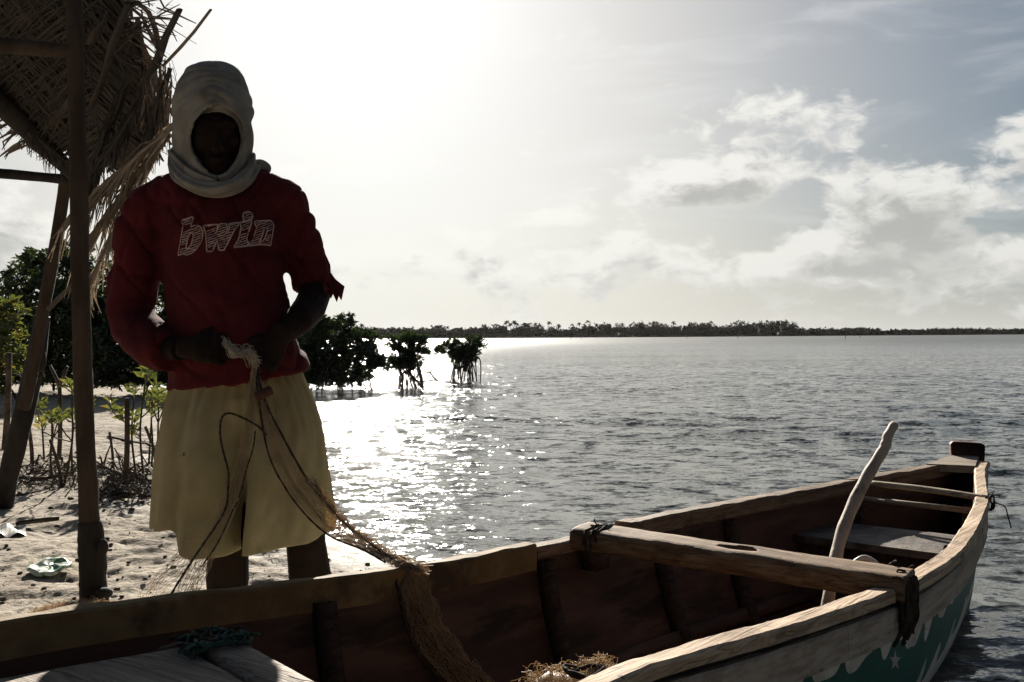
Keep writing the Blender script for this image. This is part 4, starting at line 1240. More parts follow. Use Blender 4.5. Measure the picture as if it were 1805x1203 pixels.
scarf_part('neck_wrap', roll([m(310, 320, .10), m(360, 330, .13), m(410, 325, .13), m(450, 300, .06)], [.025, .03, .03, .02], 1, 7))
scarf_part('scarf_tail', roll([m(438, 292, .02), m(455, 292, .035), m(466, 299, .045), m(464, 312, .04)], [.016, .019, .016, .006], 1.1, 6))
# ------------------------------------------------------------------ foliage helpers
def leaf_mesh(name, pos, dirs, length, width, mat, parent=None, fold=.25, seed=1):
    """many small pointed leaves; pos/dirs arrays (n,3), length/width arrays"""
    r = np.random.default_rng(seed)
    pos = np.asarray(pos, float); d = np.asarray(dirs, float); d /= np.linalg.norm(d, axis=1)[:, None] + 1e-9
    n = len(pos)
    rnd = r.normal(size=(n, 3)) + np.array([0, 0, 1.2])
    s = np.cross(d, rnd); s /= np.linalg.norm(s, axis=1)[:, None] + 1e-9
    up = np.cross(s, d)
    l = np.broadcast_to(length, n)[:, None]; w = np.broadcast_to(width, n)[:, None]
    b = pos; t = pos + d * l - up * l * .12
    m1 = pos + d * l * .5 + s * w * .5 + up * w * fold; m2 = pos + d * l * .5 - s * w * .5 + up * w * fold
    mid = pos + d * l * .52
    v = np.stack([b, m1, t, m2, mid], 1).reshape(-1, 3)
    i = np.arange(n)[:, None] * 5
    f = np.concatenate([i + np.array([[0, 1, 4]]), i + np.array([[1, 2, 4]]), i + np.array([[2, 3, 4]]), i + np.array([[3, 0, 4]])], 0)
    if parent is not None: v = v - np.array(rootloc(parent))
    me = bpy.data.meshes.new(name); me.from_pydata(v.tolist(), [], f.tolist())
    return link(me, name, mat, parent, smooth=False)

def rosettes(centres, per, r, spread=.9, out=None):
    """leaf positions and directions for whorls at the given twig ends"""
    pos = []; dirs = []
    for i, c in enumerate(centres):
        ax = np.array([0, 0, 1.0]) + (0 if out is None else out[i]) * .8 + r.normal(0, .35, 3)
        ax /= np.linalg.norm(ax)
        a0 = r.uniform(0, 6.28)
        x = np.cross(ax, [.3, .9, .1]); x /= np.linalg.norm(x); y = np.cross(ax, x)
        for k_ in range(per):
            a = a0 + k_ * 2.4
            d = ax * r.uniform(.25, .9) + (x * math.cos(a) + y * math.sin(a)) * spread
            pos.append(c + ax * .01 * k_ - d * .0); dirs.append(d)
    return np.array(pos), np.array(dirs)

def mangrove(name, label, lumps, Y, base, seed, dens=1.0, leafl=.105, roots=14, group=None, rootr=.55, rz=.5, zb=None, cat='mangrove', rooth=None, leafmat='leaf'):
    """lumps: (u, v, radius px, depth offset m); base: (u, v) of the foot"""
    r = np.random.default_rng(seed)
    b0 = P(base[0], base[1], Y)
    zb = float(gz(b0[0], b0[1])) if zb is None else zb
    foot = np.array([b0[0], b0[1], zb])
    t = thing(name, label, cat, tuple(foot), group)
    cs = []; outs = []; mbt = MB()
    for (u, v, rp, dy) in lumps:
        c = P(u, v, Y + dy); rad = rp * (Y + dy) / FPX
        n = int(dens * 120 * (rad / .55) ** 2.1) + 14
        q = r.normal(size=(n, 3)); q /= np.linalg.norm(q, axis=1)[:, None]
        rr_ = rad * r.uniform(.25, 1.0, n) ** .45
        wob = 1 + .62 * fbm(q * 2.4 + seed + u * .1, 3)
        pts = c + q * (rr_ * wob)[:, None] * np.array([1, 1, .85])
        pts = pts[pts[:, 2] > zb + .12]
        cs.append(pts); outs.append((pts - c) / rad)
        # limb to the lump
        mid = .5 * (foot + np.array([0, 0, rz]) + c) + r.normal(0, .08, 3)
        mbt.tube(cr([foot + np.array([0, 0, rz * .8]), mid, c], 5), np.linspace(.035, .012, 11), 6)
        for q_ in pts[::9]:
            mbt.tube([c + (q_ - c) * .15, .5 * (c + q_) + r.normal(0, .03, 3), q_], [.009, .006, .003], 4)
    cs = np.concatenate(cs); outs = np.concatenate(outs)
    pos, dirs = rosettes(cs, 8, r, .95, outs)
    n = len(pos)
    leaf_mesh('crown', pos, dirs, leafl * r.uniform(.7, 1.2, n), leafl * .42 * r.uniform(.8, 1.2, n), MT[leafmat], t, seed=seed)
    mbt.tube(cr([foot + np.array([0, 0, rz * .55]), foot + np.array([.02, 0, rz])], 4), .045, 8)
    mbt.build('trunk', MT['bark'], t)
    if roots:
        mb = MB()
        for i in range(roots):
            a = 2 * math.pi * (i + r.uniform(-.3, .3)) / roots
            rad = rootr * r.uniform(.45, 1.1)
            top = foot + np.array([r.normal(0, .06), r.normal(0, .06), (rooth or rz) * r.uniform(.7, 1.25)])
            e = foot + np.array([math.cos(a) * rad, math.sin(a) * rad, -.12])
            mid = top * .45 + e * .55 + np.array([0, 0, .45 * (top[2] - e[2])]) + r.normal(0, .05, 3)
            mb.tube(cr([top, mid, .25 * mid + .75 * e + np.array([math.cos(a), math.sin(a), 0]) * .03 * rad, e], 5), np.linspace(.016, .009, 16), 5)
        mb.build('prop_roots', MT['bark'], t)
    return t

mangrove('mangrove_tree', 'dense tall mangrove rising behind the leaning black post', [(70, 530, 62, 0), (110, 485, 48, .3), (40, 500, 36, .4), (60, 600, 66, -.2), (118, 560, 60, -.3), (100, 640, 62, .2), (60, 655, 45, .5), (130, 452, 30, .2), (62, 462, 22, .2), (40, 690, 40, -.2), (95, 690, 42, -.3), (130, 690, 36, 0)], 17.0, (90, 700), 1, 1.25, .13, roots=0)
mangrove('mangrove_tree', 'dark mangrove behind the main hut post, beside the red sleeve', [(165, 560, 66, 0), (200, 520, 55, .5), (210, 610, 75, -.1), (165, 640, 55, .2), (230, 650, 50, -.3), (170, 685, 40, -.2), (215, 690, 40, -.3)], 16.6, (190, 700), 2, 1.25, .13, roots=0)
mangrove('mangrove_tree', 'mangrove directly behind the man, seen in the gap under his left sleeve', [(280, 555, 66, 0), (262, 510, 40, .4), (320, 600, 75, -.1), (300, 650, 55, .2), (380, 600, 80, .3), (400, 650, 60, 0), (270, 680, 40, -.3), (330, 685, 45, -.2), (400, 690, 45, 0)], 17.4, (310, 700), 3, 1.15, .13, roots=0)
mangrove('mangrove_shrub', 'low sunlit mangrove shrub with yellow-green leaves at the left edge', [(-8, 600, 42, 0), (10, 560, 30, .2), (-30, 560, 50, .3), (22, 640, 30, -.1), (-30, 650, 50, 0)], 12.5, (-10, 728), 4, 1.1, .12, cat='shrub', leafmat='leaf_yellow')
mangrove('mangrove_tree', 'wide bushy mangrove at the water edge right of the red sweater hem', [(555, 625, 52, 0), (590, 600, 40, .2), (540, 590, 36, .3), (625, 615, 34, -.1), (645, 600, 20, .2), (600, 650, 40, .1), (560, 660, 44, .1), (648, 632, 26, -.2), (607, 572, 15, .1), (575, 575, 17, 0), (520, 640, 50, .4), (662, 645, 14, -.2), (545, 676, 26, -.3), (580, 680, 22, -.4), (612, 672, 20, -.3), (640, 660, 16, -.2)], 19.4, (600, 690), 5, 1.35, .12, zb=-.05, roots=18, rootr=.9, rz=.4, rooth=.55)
mangrove('mangrove_tree', 'middle stilt-rooted mangrove in the water between two others', [(712, 612, 24, 0), (694, 608, 16, .1), (733, 614, 18, -.1), (722, 600, 12, .1), (700, 640, 14, -.1), (688, 646, 10, 0), (745, 622, 9, 0), (742, 604, 9, 0), (708, 646, 13, -.1), (735, 642, 11, -.1), (720, 632, 16, 0)], 19.6, (722, 676), 6, 1.35, .105, zb=-.05, roots=22, rootr=.34, rz=.55, rooth=.62)
mangrove('mangrove_tree', 'smallest stilt-rooted mangrove standing farthest out in open water', [(812, 614, 18, 0), (795, 612, 13, .1), (832, 610, 14, -.1), (843, 606, 9, 0), (805, 628, 10, 0), (775, 620, 7, 0), (822, 622, 14, 0), (835, 622, 8, .1), (810, 636, 10, 0), (832, 636, 8, 0)], 22.0, (820, 672), 7, 1.5, .105, zb=-.05, roots=22, rootr=.34, rz=.52, rooth=.6)
# drowned branches sticking out of the water
def branch_thing(label, pts, rad, Y, name='dead_branch', cat='branch', twigs=3, seed=0, mat='bark', group=None):
    r = np.random.default_rng(seed)
    q = [P(u, v, Y if len(w) == 0 else w[0]) for (u, v, *w) in pts]
    t = thing(name, label, cat, tuple(q[0]), group)
    mb = MB(); c = cr(q, 5)
    mb.tube(c, np.linspace(rad, rad * .55, len(c)), 7)
    mb.build('stem', MT[mat], t)
    if twigs:
        for i in range(twigs):
            mb = MB(); a = c[int(r.integers(len(c) // 3, len(c)))]
            d = r.normal(size=3) * np.array([1, .6, 1]); d[2] = abs(d[2]) * .8; d /= np.linalg.norm(d)
            l = rad * r.uniform(8, 16)
            mb.tube([a, a + d * l * .5 + r.normal(0, l * .05, 3), a + d * l], [rad * .45, rad * .35, rad * .18], 5)
            mb.build('twig', MT[mat], t)
    return t
branch_thing('forked dead root leaning out of the water below the middle mangrove', [(712, 655), (728, 665), (748, 688)], .03, 19.4, twigs=3, seed=1)
branch_thing('straight dead root beside the forked one under the middle mangrove', [(706, 652), (710, 670), (708, 694)], .025, 19.2, twigs=2, seed=2)
branch_thing('thin bare twig sticking from the water between the two stilt mangroves', [(776, 676), (765, 666), (757, 655)], .018, 19.2, twigs=4, seed=3)
branch_thing('low drowned branch below the smallest mangrove', [(790, 692), (800, 684), (806, 676)], .02, 20.0, twigs=5, seed=4)

# ------------------------------------------------------------------ far shore
x0 = np.linspace(-330, 1400, 260)
def shore_y(x): return 470 + np.clip(x - 60, 0, None) * .55 + 8 * np.sin(x * .021) + 4 * np.sin(x * .07)
rows = []
for o_, z_ in ((0, -.5), (1.2, .25), (6, .7), (60, 1.4), (220, 1.0), (260, -.6)):
    rows.append([np.array([a, shore_y(a) + o_, z_ + .15 * math.sin(a * .3)]) for a in x0])
mb = MB(); mb.sheet(rows, flip=True); o = mb.build('far_shore', std('far_bank', (.05, .04, .03), (.10, .085, .06), .2, .9, .2, 1, .05)); o['kind'] = 'structure'
# the wood on it: leaf clumps of all sizes, thinning out to low scrub on the right
def top_h(x, y):
    u = 902.5 + FPX * x / y
    return np.interp(u, [300, 640, 780, 860, 1000, 1200, 1390, 1415, 1450, 1805, 2300], [6.0, 5.0, 4.8, 4.9, 5.4, 5.6, 6.0, 4.4, 3.0, 2.8, 2.5])
r = np.random.default_rng(21)
pos = []; dirs = []; ln = []
cx = r.uniform(-300, 1150, 7000)
for a in cx:
    y = shore_y(a) + r.uniform(3, 26)
    h = float(top_h(a, y)) * (.90 + .42 * float(vnoise(np.array([a * .11, 2.2, 0]))) + .25 * float(vnoise(np.array([a * .5, 5.2, 0]))))
    n = 26
    cr_ = r.uniform(.9, 2.0)
    zc = r.uniform(.0, 1.0) * max(h - cr_ * .6, .5) + .3
    q = r.normal(size=(n, 3)); q /= np.linalg.norm(q, axis=1)[:, None]
    pos.append(np.array([a, y, zc]) + q * cr_ * r.uniform(.3, 1, (n, 1)))
    dirs.append(q + r.normal(0, .5, (n, 3))); ln.append(r.uniform(.6, 1.3, n))
for a in r.uniform(-300, 1150, 3600):                    # the closed skirt of the wood
    y = shore_y(a) + r.uniform(2, 14); h = float(top_h(a, y)); n = 18
    q = r.normal(size=(n, 3)); q /= np.linalg.norm(q, axis=1)[:, None]
    pos.append(np.array([a, y, r.uniform(.1, .72) * h]) + q * 1.2 * r.uniform(.3, 1, (n, 1)))
    dirs.append(q + r.normal(0, .5, (n, 3))); ln.append(r.uniform(.8, 1.5, n))
pos = np.concatenate(pos); dirs = np.concatenate(dirs); ln = np.concatenate(ln)
pos[:, 2] = np.maximum(pos[:, 2], .3)
o = leaf_mesh('far_wood', pos, dirs, ln, ln * .8, MT['far_leaf'], seed=4)
tag(o, 'dark low wood covering the far shore under the palms', 'wood', kind='stuff')
# palms standing above it
def palm_mesh(seed):
    r = np.random.default_rng(seed); mb = MB()
    h = 8.0; lean = r.normal(0, .5, 2)
    tr = cr([(0, 0, 0), (lean[0] * .3, lean[1] * .3, h * .5), (lean[0], lean[1], h)], 5)
    mb.tube(tr, np.linspace(.2, .13, len(tr)), 6)
    top = np.array(tr[-1])
    for i in range(17):
        a = i * 2.4 + r.uniform(-.2, .2); el_ = r.uniform(-.35, 1.1); L_ = r.uniform(1.9, 2.6)
        d = np.array([math.cos(a) * math.cos(el_), math.sin(a) * math.cos(el_), math.sin(el_)])
        pts = [top + d * L_ * f + np.array([0, 0, -1]) * L_ * .55 * f * f for f in np.linspace(0, 1, 6)]
        s = np.cross(d, [0, 0, 1]); s /= np.linalg.norm(s) + 1e-9
        w = [.14, .46, .56, .50, .36, .06]
        mb.sheet([[p + s * w_ - np.array([0, 0, .25 * w_]) for p, w_ in zip(pts, w)], pts, [p - s * w_ - np.array([0, 0, .25 * w_]) for p, w_ in zip(pts, w)]])
    me = bpy.data.meshes.new('coconut_palm'); me.from_pydata(mb.v, [], mb.f); me.materials.append(MT['far_leaf']); me.update(); return me
pm = [palm_mesh(31 + i) for i in range(4)]
PU = [(638, 571), (672, 579), (690, 577), (705, 578), (745, 577), (770, 575), (790, 576), (855, 573), (893, 565), (905, 566), (900, 570), (912, 571), (925, 570), (945, 570), (950, 573), (968, 568), (985, 572), (1008, 572), (1030, 572), (1038, 566), (1060, 573), (1072, 572), (1096, 570), (1110, 573), (1140, 572), (1165, 571), (1188, 567), (1200, 575), (1225, 576), (1250, 573), (1262, 575), (1285, 574), (1305, 570), (1318, 572), (1330, 569), (1336, 571), (1348, 572), (1372, 574), (1390, 577), (1458, 583), (660, 577), (728, 577), (830, 577), (1020, 570), (1130, 574)]
for i, (u, vt) in enumerate(PU):
    y = 482 + r.uniform(0, 18)
    xx = float(P(u, 590, y)[0]); y = float(shore_y(xx)) + 5 + r.uniform(0, 14)
    p = P(u, vt, y); h = p[2] - .1
    o = bpy.data.objects.new('coconut_palm', pm[i % 4]); COL.objects.link(o)
    o.location = (p[0], y, .5); s = max(h, 2.5) / 9.0
    o.scale = (max(s, .55) * .95, max(s, .55) * .95, s); o.rotation_euler = (0, 0, r.uniform(0, 6.28))
    tag(o, 'coconut palm standing up out of the dark wood on the far shore', 'palm', 'palms along the far shore')
# stakes standing in the far water
sm = MB(); sm.tube([(0, 0, -.4), (.02, 0, .3), (.0, 0, .75)], [.05, .05, .04], 6); sm.ball((0, 0, .78), (.07, .07, .06), 8, 5)
for i, (u, v) in enumerate([(870, 600), (1006, 598), (1024, 597), (1300, 597), (1490, 598), (1515, 596), (1210, 596), (930, 599)]):
    p = Pz(u, v, 0.0); yy = min(max(p[1], 60), 260); p = P(u, v, yy)
    if i == 0: o = sm.build('fishing_stake', MT['bark'])
    else: o = bpy.data.objects.new('fishing_stake', o.data); COL.objects.link(o)
    o.location = (p[0], yy, 0.0)
    tag(o, 'tiny dark stake standing in the far water before the wood', 'stake', 'stakes in the far water')
# ------------------------------------------------------------------ palm shelter at the left
hut = thing('palm_shelter', 'ragged shelter of wooden posts under a roof of dry palm fronds', 'shelter', tuple(Pz(165, 1060, .09)))
rh = np.random.default_rng(77)
def wpole(pts, name, mat, n=10, amp=.07, parent=None, seed=0):
    """pts: (u, v, Y, width px)"""
    q = cr([P(u, v, Y) for (u, v, Y, w) in pts], 8)
    rad = np.interp(np.linspace(0, 1, len(q)), np.linspace(0, 1, len(pts)), [w * .5 * Y / FPX for (u, v, Y, w) in pts])
    mb = MB()
    rows = []
    qv = [Vector(p) for p in q]; prev = None
    for i, p in enumerate(qv):
        t = (qv[min(i + 1, len(qv) - 1)] - qv[max(i - 1, 0)]).normalized()
        a = prev if prev is not None else (Vector((0, 1, 0)) if abs(t.y) < .8 else Vector((1, 0, 0)))
        x_ = (a - t * a.dot(t)).normalized(); prev = x_; y_ = t.cross(x_)
        r_ = []
        for k_ in range(14):
            an = 2 * math.pi * k_ / 14
            w = 1 + amp * 2.4 * float(fbm(np.array([i * .22 + seed, math.cos(an) * 1.1, math.sin(an) * 1.1 + seed]), 3))
            r_.append(np.array(p + x_ * (rad[i] * w * math.cos(an)) + y_ * (rad[i] * w * math.sin(an))))
        rows.append(r_)
    mb.sheet(rows, closed=True); a = len(mb.v)
    mb.f.append(tuple(range(13, -1, -1))); mb.f.append(tuple(a - 14 + j for j in range(14)))
    return mb.build(name, MT[mat], parent or hut)
wpole([(131, -125, 3.66, 27), (132, 0, 3.6, 28), (133, 80, 3.56, 29), (136, 200, 3.56, 29), (139, 330, 3.56, 30), (141, 450, 3.56, 31), (145, 600, 3.56, 31), (150, 760, 3.56, 32), (155, 860, 3.56, 34), (158, 925, 3.56, 36)], 'post', 'post', seed=1)
wpole([(158, 919, 3.56, 42), (161, 960, 3.56, 46), (163, 1010, 3.56, 47), (166, 1050, 3.56, 50), (168, 1085, 3.56, 56)], 'post_wrapping', 'black_post', amp=.10, seed=2)
for q_, r_ in ((P(182, 965, 3.52), (.018, .02, .03)), (P(184, 1046, 3.5), (.03, .03, .02))):
    mb = MB(); mb.ball(q_, r_, 10, 7); mb.build('wrapping_knot', MT['black_post'], hut)
wpole([(-820, 40, 3.3, 27), (-400, 58, 3.38, 26), (-60, 76, 3.45, 26), (40, 84, 3.5, 25), (138, 92, 3.56, 24)], 'beam', 'post', seed=3)
wpole([(-700, 262, 4.7, 20), (-350, 282, 4.8, 18), (-80, 300, 4.9, 18), (30, 309, 4.9, 18), (130, 318, 4.9, 17)], 'beam', 'black_post', seed=4)
wpole([(118, 300, 5.0, 20), (100, 420, 5.05, 21), (78, 540, 5.1, 21), (60, 640, 5.15, 22), (42, 720, 5.2, 22)], 'leaning_pole', 'post', seed=5)
wpole([(75, 558, 5.3, 25), (62, 640, 5.35, 32), (42, 730, 5.45, 34), (20, 820, 5.52, 34), (2, 900, 5.6, 36)], 'leaning_post', 'black_post', amp=.09, seed=6)
mb = MB(); mb.tube(cr([P(78, 622, 5.2), P(80, 640, 5.2), P(74, 655, 5.22), P(78, 668, 5.22), P(70, 655, 5.22)], 5), .006, 6); mb.build('cord', MT['rope'], hut)
wpole([(-30, 155, 4.25, 40), (60, 240, 4.55, 34), (158, 335, 4.9, 24)], 'eave_pole', 'black_post', seed=7)
wpole([(85, 222, 4.1, 13), (110, 195, 4.0, 14), (132, 170, 3.75, 14)], 'brace', 'post', seed=8)
wpole([(86, 545, 4.6, 8), (110, 520, 4.3, 8), (138, 492, 3.75, 9)], 'brace', 'post', seed=9)

def strip(mb, pts, w0, w1, tw=0.0, nrm=None):
    """narrow dry leaflet along pts: three points across so that it has a keel"""
    p = [Vector(q) for q in pts]; n = len(p); A = []; B = []; C_ = []
    base = Vector(nrm) if nrm is not None else Vector((rh.normal(), rh.normal() - 1.5, rh.normal()))
    for i in range(n):
        t = (p[min(i + 1, n - 1)] - p[max(i - 1, 0)])
        if t.length < 1e-8: return
        t.normalize()
        s = t.cross(base)
        if s.length < 1e-5: s = t.orthogonal()
        s.normalize(); u_ = s.cross(t)
        f = i / (n - 1)
        w = (w0 + (w1 - w0) * f) * (1 if f > .15 else .5 + f * 3.3)
        a_ = tw * f
        s = s * math.cos(a_) + u_ * math.sin(a_)
        A.append(p[i] + s * w * .5); B.append(p[i] - (s.cross(t)) * w * .18); C_.append(p[i] - s * w * .5)
    mb.sheet([A, B, C_])

def frond(a, b, n_leaf, ll, sag, mat, parent, name, plane_n=(0, 0, 1), seed=0, rad=.011, ang=52, drop=.25, w=.020, curve=None):
    r = np.random.default_rng(seed)
    a, b = np.array(a, float), np.array(b, float)
    mid = .5 * (a + b) + np.array([0, 0, sag]) + (0 if curve is None else np.array(curve))
    q = cr([a, mid, b], 14)
    mb = MB(); mb.tube(q, np.linspace(rad, rad * .3, len(q)), 6, flat=.7)
    pn = np.array(plane_n, float); pn /= np.linalg.norm(pn)
    m_ = len(q)
    for i in range(n_leaf):
        f = .06 + .92 * i / n_leaf
        k_ = f * (m_ - 1); k0 = int(k_); p = q[k0] + (q[min(k0 + 1, m_ - 1)] - q[k0]) * (k_ - k0)
        t = q[min(k0 + 1, m_ - 1)] - q[max(k0 - 1, 0)]; t /= np.linalg.norm(t)
        side = np.cross(t, pn); side /= np.linalg.norm(side)
        for sg in (-1, 1):
            if r.random() < .06: continue
            an = R(ang + r.normal(0, 7)); l = ll * (math.sin(math.pi * (.18 + .72 * f)) ** .6) * r.uniform(.75, 1.1)
            d = t * math.cos(an) + side * sg * math.sin(an) + pn * r.normal(0, .08)
            dn = np.array([0, 0, -1.0])
            p1 = p + d * l * .35 + dn * drop * l * .08; p2 = p + d * l * .7 + dn * drop * l * .38; p3 = p + d * l * .93 + dn * drop * l * (.85 + r.uniform(-.2, .3)) + r.normal(0, .012, 3)
            strip(mb, [p, p1, p2, p3], w * r.uniform(.7, 1.15), .003, r.normal(0, .2), pn + r.normal(0, .14, 3))
    return mb.build(name, MT[mat], parent, smooth=False)

# the rest of the frame stands outside the picture
wpole([(-800, -140, 3.35, 30), (-790, 400, 3.35, 32), (-785, 1130, 3.35, 36)], 'post', 'post', seed=21)
wpole([(-640, 240, 4.7, 24), (-636, 600, 4.7, 26), (-634, 960, 4.7, 28)], 'post', 'post', seed=22)
wpole([(141, -118, 3.72, 20), (146, 110, 4.25, 20), (152, 328, 4.9, 20)], 'rafter', 'post', seed=23)
wpole([(-760, -120, 3.45, 22), (-700, 80, 4.1, 22), (-640, 262, 4.72, 22)], 'rafter', 'post', seed=24)
wpole([(-840, -128, 3.62, 22), (-300, -124, 3.66, 22), (210, -118, 3.72, 20)], 'ridge_pole', 'post', seed=25)
# the roof: fronds laid side by side, their stems running from the near top to the far eave
T0, T1 = P(-170, -130, 3.75), P(235, -110, 3.75)
B0, B1 = P(-110, 120, 4.25), P(305, 300, 4.5)
Bm = P(150, 325, 4.85)
def S(a, b):
    top = T0 * (1 - a) + T1 * a
    bot = (B0 * (1 - a / .66) + Bm * (a / .66)) if a < .66 else (Bm * (1 - (a - .66) / .34) + B1 * ((a - .66) / .34))
    return top * (1 - b) + bot * b
PN = np.cross(S(.6, .5) - S(.3, .5), S(.4, .8) - S(.4, .3)); PN /= np.linalg.norm(PN)
if PN @ (EYE - S(.4, .5)) > 0: PN = -PN                # away from the viewer = upper side
k_ = 0
for i, a in enumerate(np.linspace(.16, .74, 9)):
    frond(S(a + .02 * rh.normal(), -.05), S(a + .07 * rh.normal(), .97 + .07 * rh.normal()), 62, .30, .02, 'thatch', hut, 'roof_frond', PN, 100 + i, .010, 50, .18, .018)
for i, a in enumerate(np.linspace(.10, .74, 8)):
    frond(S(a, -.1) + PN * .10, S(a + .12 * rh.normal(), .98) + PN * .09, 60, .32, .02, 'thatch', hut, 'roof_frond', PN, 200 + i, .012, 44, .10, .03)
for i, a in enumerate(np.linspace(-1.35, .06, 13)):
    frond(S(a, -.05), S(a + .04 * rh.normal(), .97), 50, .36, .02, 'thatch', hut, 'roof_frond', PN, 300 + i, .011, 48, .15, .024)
# closely packed old leaves above them keep the light out
mb = MB()
for i in range(2900):
    a, b = (rh.uniform(.02, .90) if i < 1500 else rh.uniform(-1.4, .04)), rh.uniform(-.12, .97)
    # keep the ragged upper right corner open
    if a > .80 and b < .30 + 1.2 * (a - .80) and rh.random() < .88: continue
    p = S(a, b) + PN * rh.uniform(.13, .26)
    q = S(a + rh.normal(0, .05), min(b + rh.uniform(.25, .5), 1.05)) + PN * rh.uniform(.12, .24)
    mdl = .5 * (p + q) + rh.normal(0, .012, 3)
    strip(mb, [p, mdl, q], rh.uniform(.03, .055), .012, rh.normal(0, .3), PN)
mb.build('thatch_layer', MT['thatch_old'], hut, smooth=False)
# broken stalks sticking out past the roof edge
for i, (u0, v0, u1, v1, w0, w1, Y0, Y1, mt) in enumerate([(158, 195, 226, 6, 13, 17, 4.2, 3.7, 'thatch'), (250, 150, 316, 18, 19, 17, 4.1, 3.75, 'thatch'), (288, 116, 371, 18, 9, 9, 4.05, 3.7, 'thatch_pale'),
                                                 (160, 75, 190, 18, 22, 6, 4.0, 3.8, 'thatch'), (226, 10, 246, 6, 14, 10, 3.75, 3.7, 'thatch'), (205, 92, 250, 40, 9, 8, 4.05, 3.9, 'thatch'), (215, 62, 275, 42, 8, 6, 3.95, 3.8, 'thatch')]):
    a, b = P(u0, v0, Y0), P(u1, v1, Y1)
    w0_, w1_ = w0 * Y0 / FPX, w1 * Y1 / FPX
    mb = MB(); strip_pts = [a, a * .66 + b * .34 + rh.normal(0, .006, 3), a * .33 + b * .67 + rh.normal(0, .006, 3), b]
    mb.tube(strip_pts, [w0_ * .5, w0_ * .52, w1_ * .5, w1_ * .42], 9, flat=.55, up=(1, 0, .6)); mb.build('frond_stalk', MT[mt], hut)
mb = MB()
def px_strip(pts, w, Y, mbx, w1=.3):
    strip(mbx, [P(u, v, Y + .02 * i) for i, (u, v) in enumerate(pts)], w * Y / FPX, w * w1 * Y / FPX, rh.normal(0, .4))
px_strip([(240, 4), (262, 22), (274, 52), (280, 82)], 12, 3.75, mb, .8)
px_strip([(250, 30), (268, 66), (285, 100)], 10, 3.8, mb, .8)
for i in range(95):                                    # tangle in the ragged corner
    u, v = rh.uniform(150, 285), rh.uniform(-10, 110)
    if (u - 262) ** 2 / 800 + (v - 70) ** 2 / 900 < .6 and rh.random() < .75: continue
    a = rh.uniform(-.6, .9) if rh.random() < .6 else rh.uniform(0, 6.28); l = rh.uniform(25, 75)
    pts = [(u, v), (u + l * .5 * math.cos(a) + rh.normal(0, 5), v - l * .5 * math.sin(a) + rh.normal(0, 5)), (u + l * math.cos(a) + rh.normal(0, 8), v - l * math.sin(a) + abs(rh.normal(0, 12)))]
    px_strip(pts, rh.uniform(2, 6), rh.uniform(3.75, 4.2), mb)
for i in range(60):
    u = rh.uniform(255, 305); v = rh.uniform(100, 190)
    l = rh.uniform(40, 120)
    px_strip([(u, v), (u + rh.normal(0, 5), v + l * .5), (u + rh.normal(-3, 9), v + l)], rh.uniform(3, 8), rh.uniform(3.8, 4.15), mb)
mb.build('loose_leaflets', MT['thatch'], hut, smooth=False)
# the big drooping frond bundle beside the man: stems run down to the left, leaflets hang from them
def hang(seed, u0, v0, u1, v1, u2, v2, n, mat, Y, lmin, lmax, wd, down=(-.28, 1.0), jit=10):
    r = np.random.default_rng(seed); mbx = MB()
    q = cr([P(u0, v0, Y), P(u1, v1, Y + .03), P(u2, v2, Y + .08)], 10)
    mbx.tube(q, np.linspace(.014, .006, len(q)), 7, flat=.6)
    for i in range(n):
        f = r.uniform(0, 1); u = (1 - f) ** 2 * u0 + 2 * f * (1 - f) * u1 + f * f * u2; v = (1 - f) ** 2 * v0 + 2 * f * (1 - f) * v1 + f * f * v2
        l = r.uniform(lmin, lmax); y = Y + .08 * f + r.normal(0, .05)
        # leave along the stem, then sag to vertical
        du, dv = u2 - u0, v2 - v0; nrm = math.hypot(du, dv); du /= nrm; dv /= nrm
        e1 = (u + du * l * .35 + r.normal(0, 4), v + dv * l * .35 + r.normal(0, 4))
        e2 = (e1[0] + du * l * .16 + down[0] * l * .25 + r.normal(0, jit * .5), e1[1] + down[1] * l * .30)
        e3 = (e2[0] + down[0] * l * .22 + r.normal(0, jit), e2[1] + down[1] * l * .36)
        strip(mbx, [P(u, v, y), P(*e1, y + .01), P(*e2, y + .02), P(*e3, y + r.normal(0.02, .03))], wd * r.uniform(.6, 1.2) * Y / FPX, .0025, r.normal(0, .5))
    return mbx.build('hanging_frond', MT[mat], hut, smooth=False)
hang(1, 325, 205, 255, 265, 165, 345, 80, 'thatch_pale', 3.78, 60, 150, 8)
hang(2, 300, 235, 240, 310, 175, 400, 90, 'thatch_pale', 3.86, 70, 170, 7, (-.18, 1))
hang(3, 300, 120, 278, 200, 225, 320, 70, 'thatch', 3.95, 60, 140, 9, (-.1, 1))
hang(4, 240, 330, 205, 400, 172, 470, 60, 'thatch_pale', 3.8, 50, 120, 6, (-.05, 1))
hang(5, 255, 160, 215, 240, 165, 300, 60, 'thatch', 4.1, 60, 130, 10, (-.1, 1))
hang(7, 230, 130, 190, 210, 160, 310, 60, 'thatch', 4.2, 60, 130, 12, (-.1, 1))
hang(6, 20, 205, 60, 235, 110, 285, 34, 'thatch', 4.5, 30, 90, 5, (.12, 1), 6)
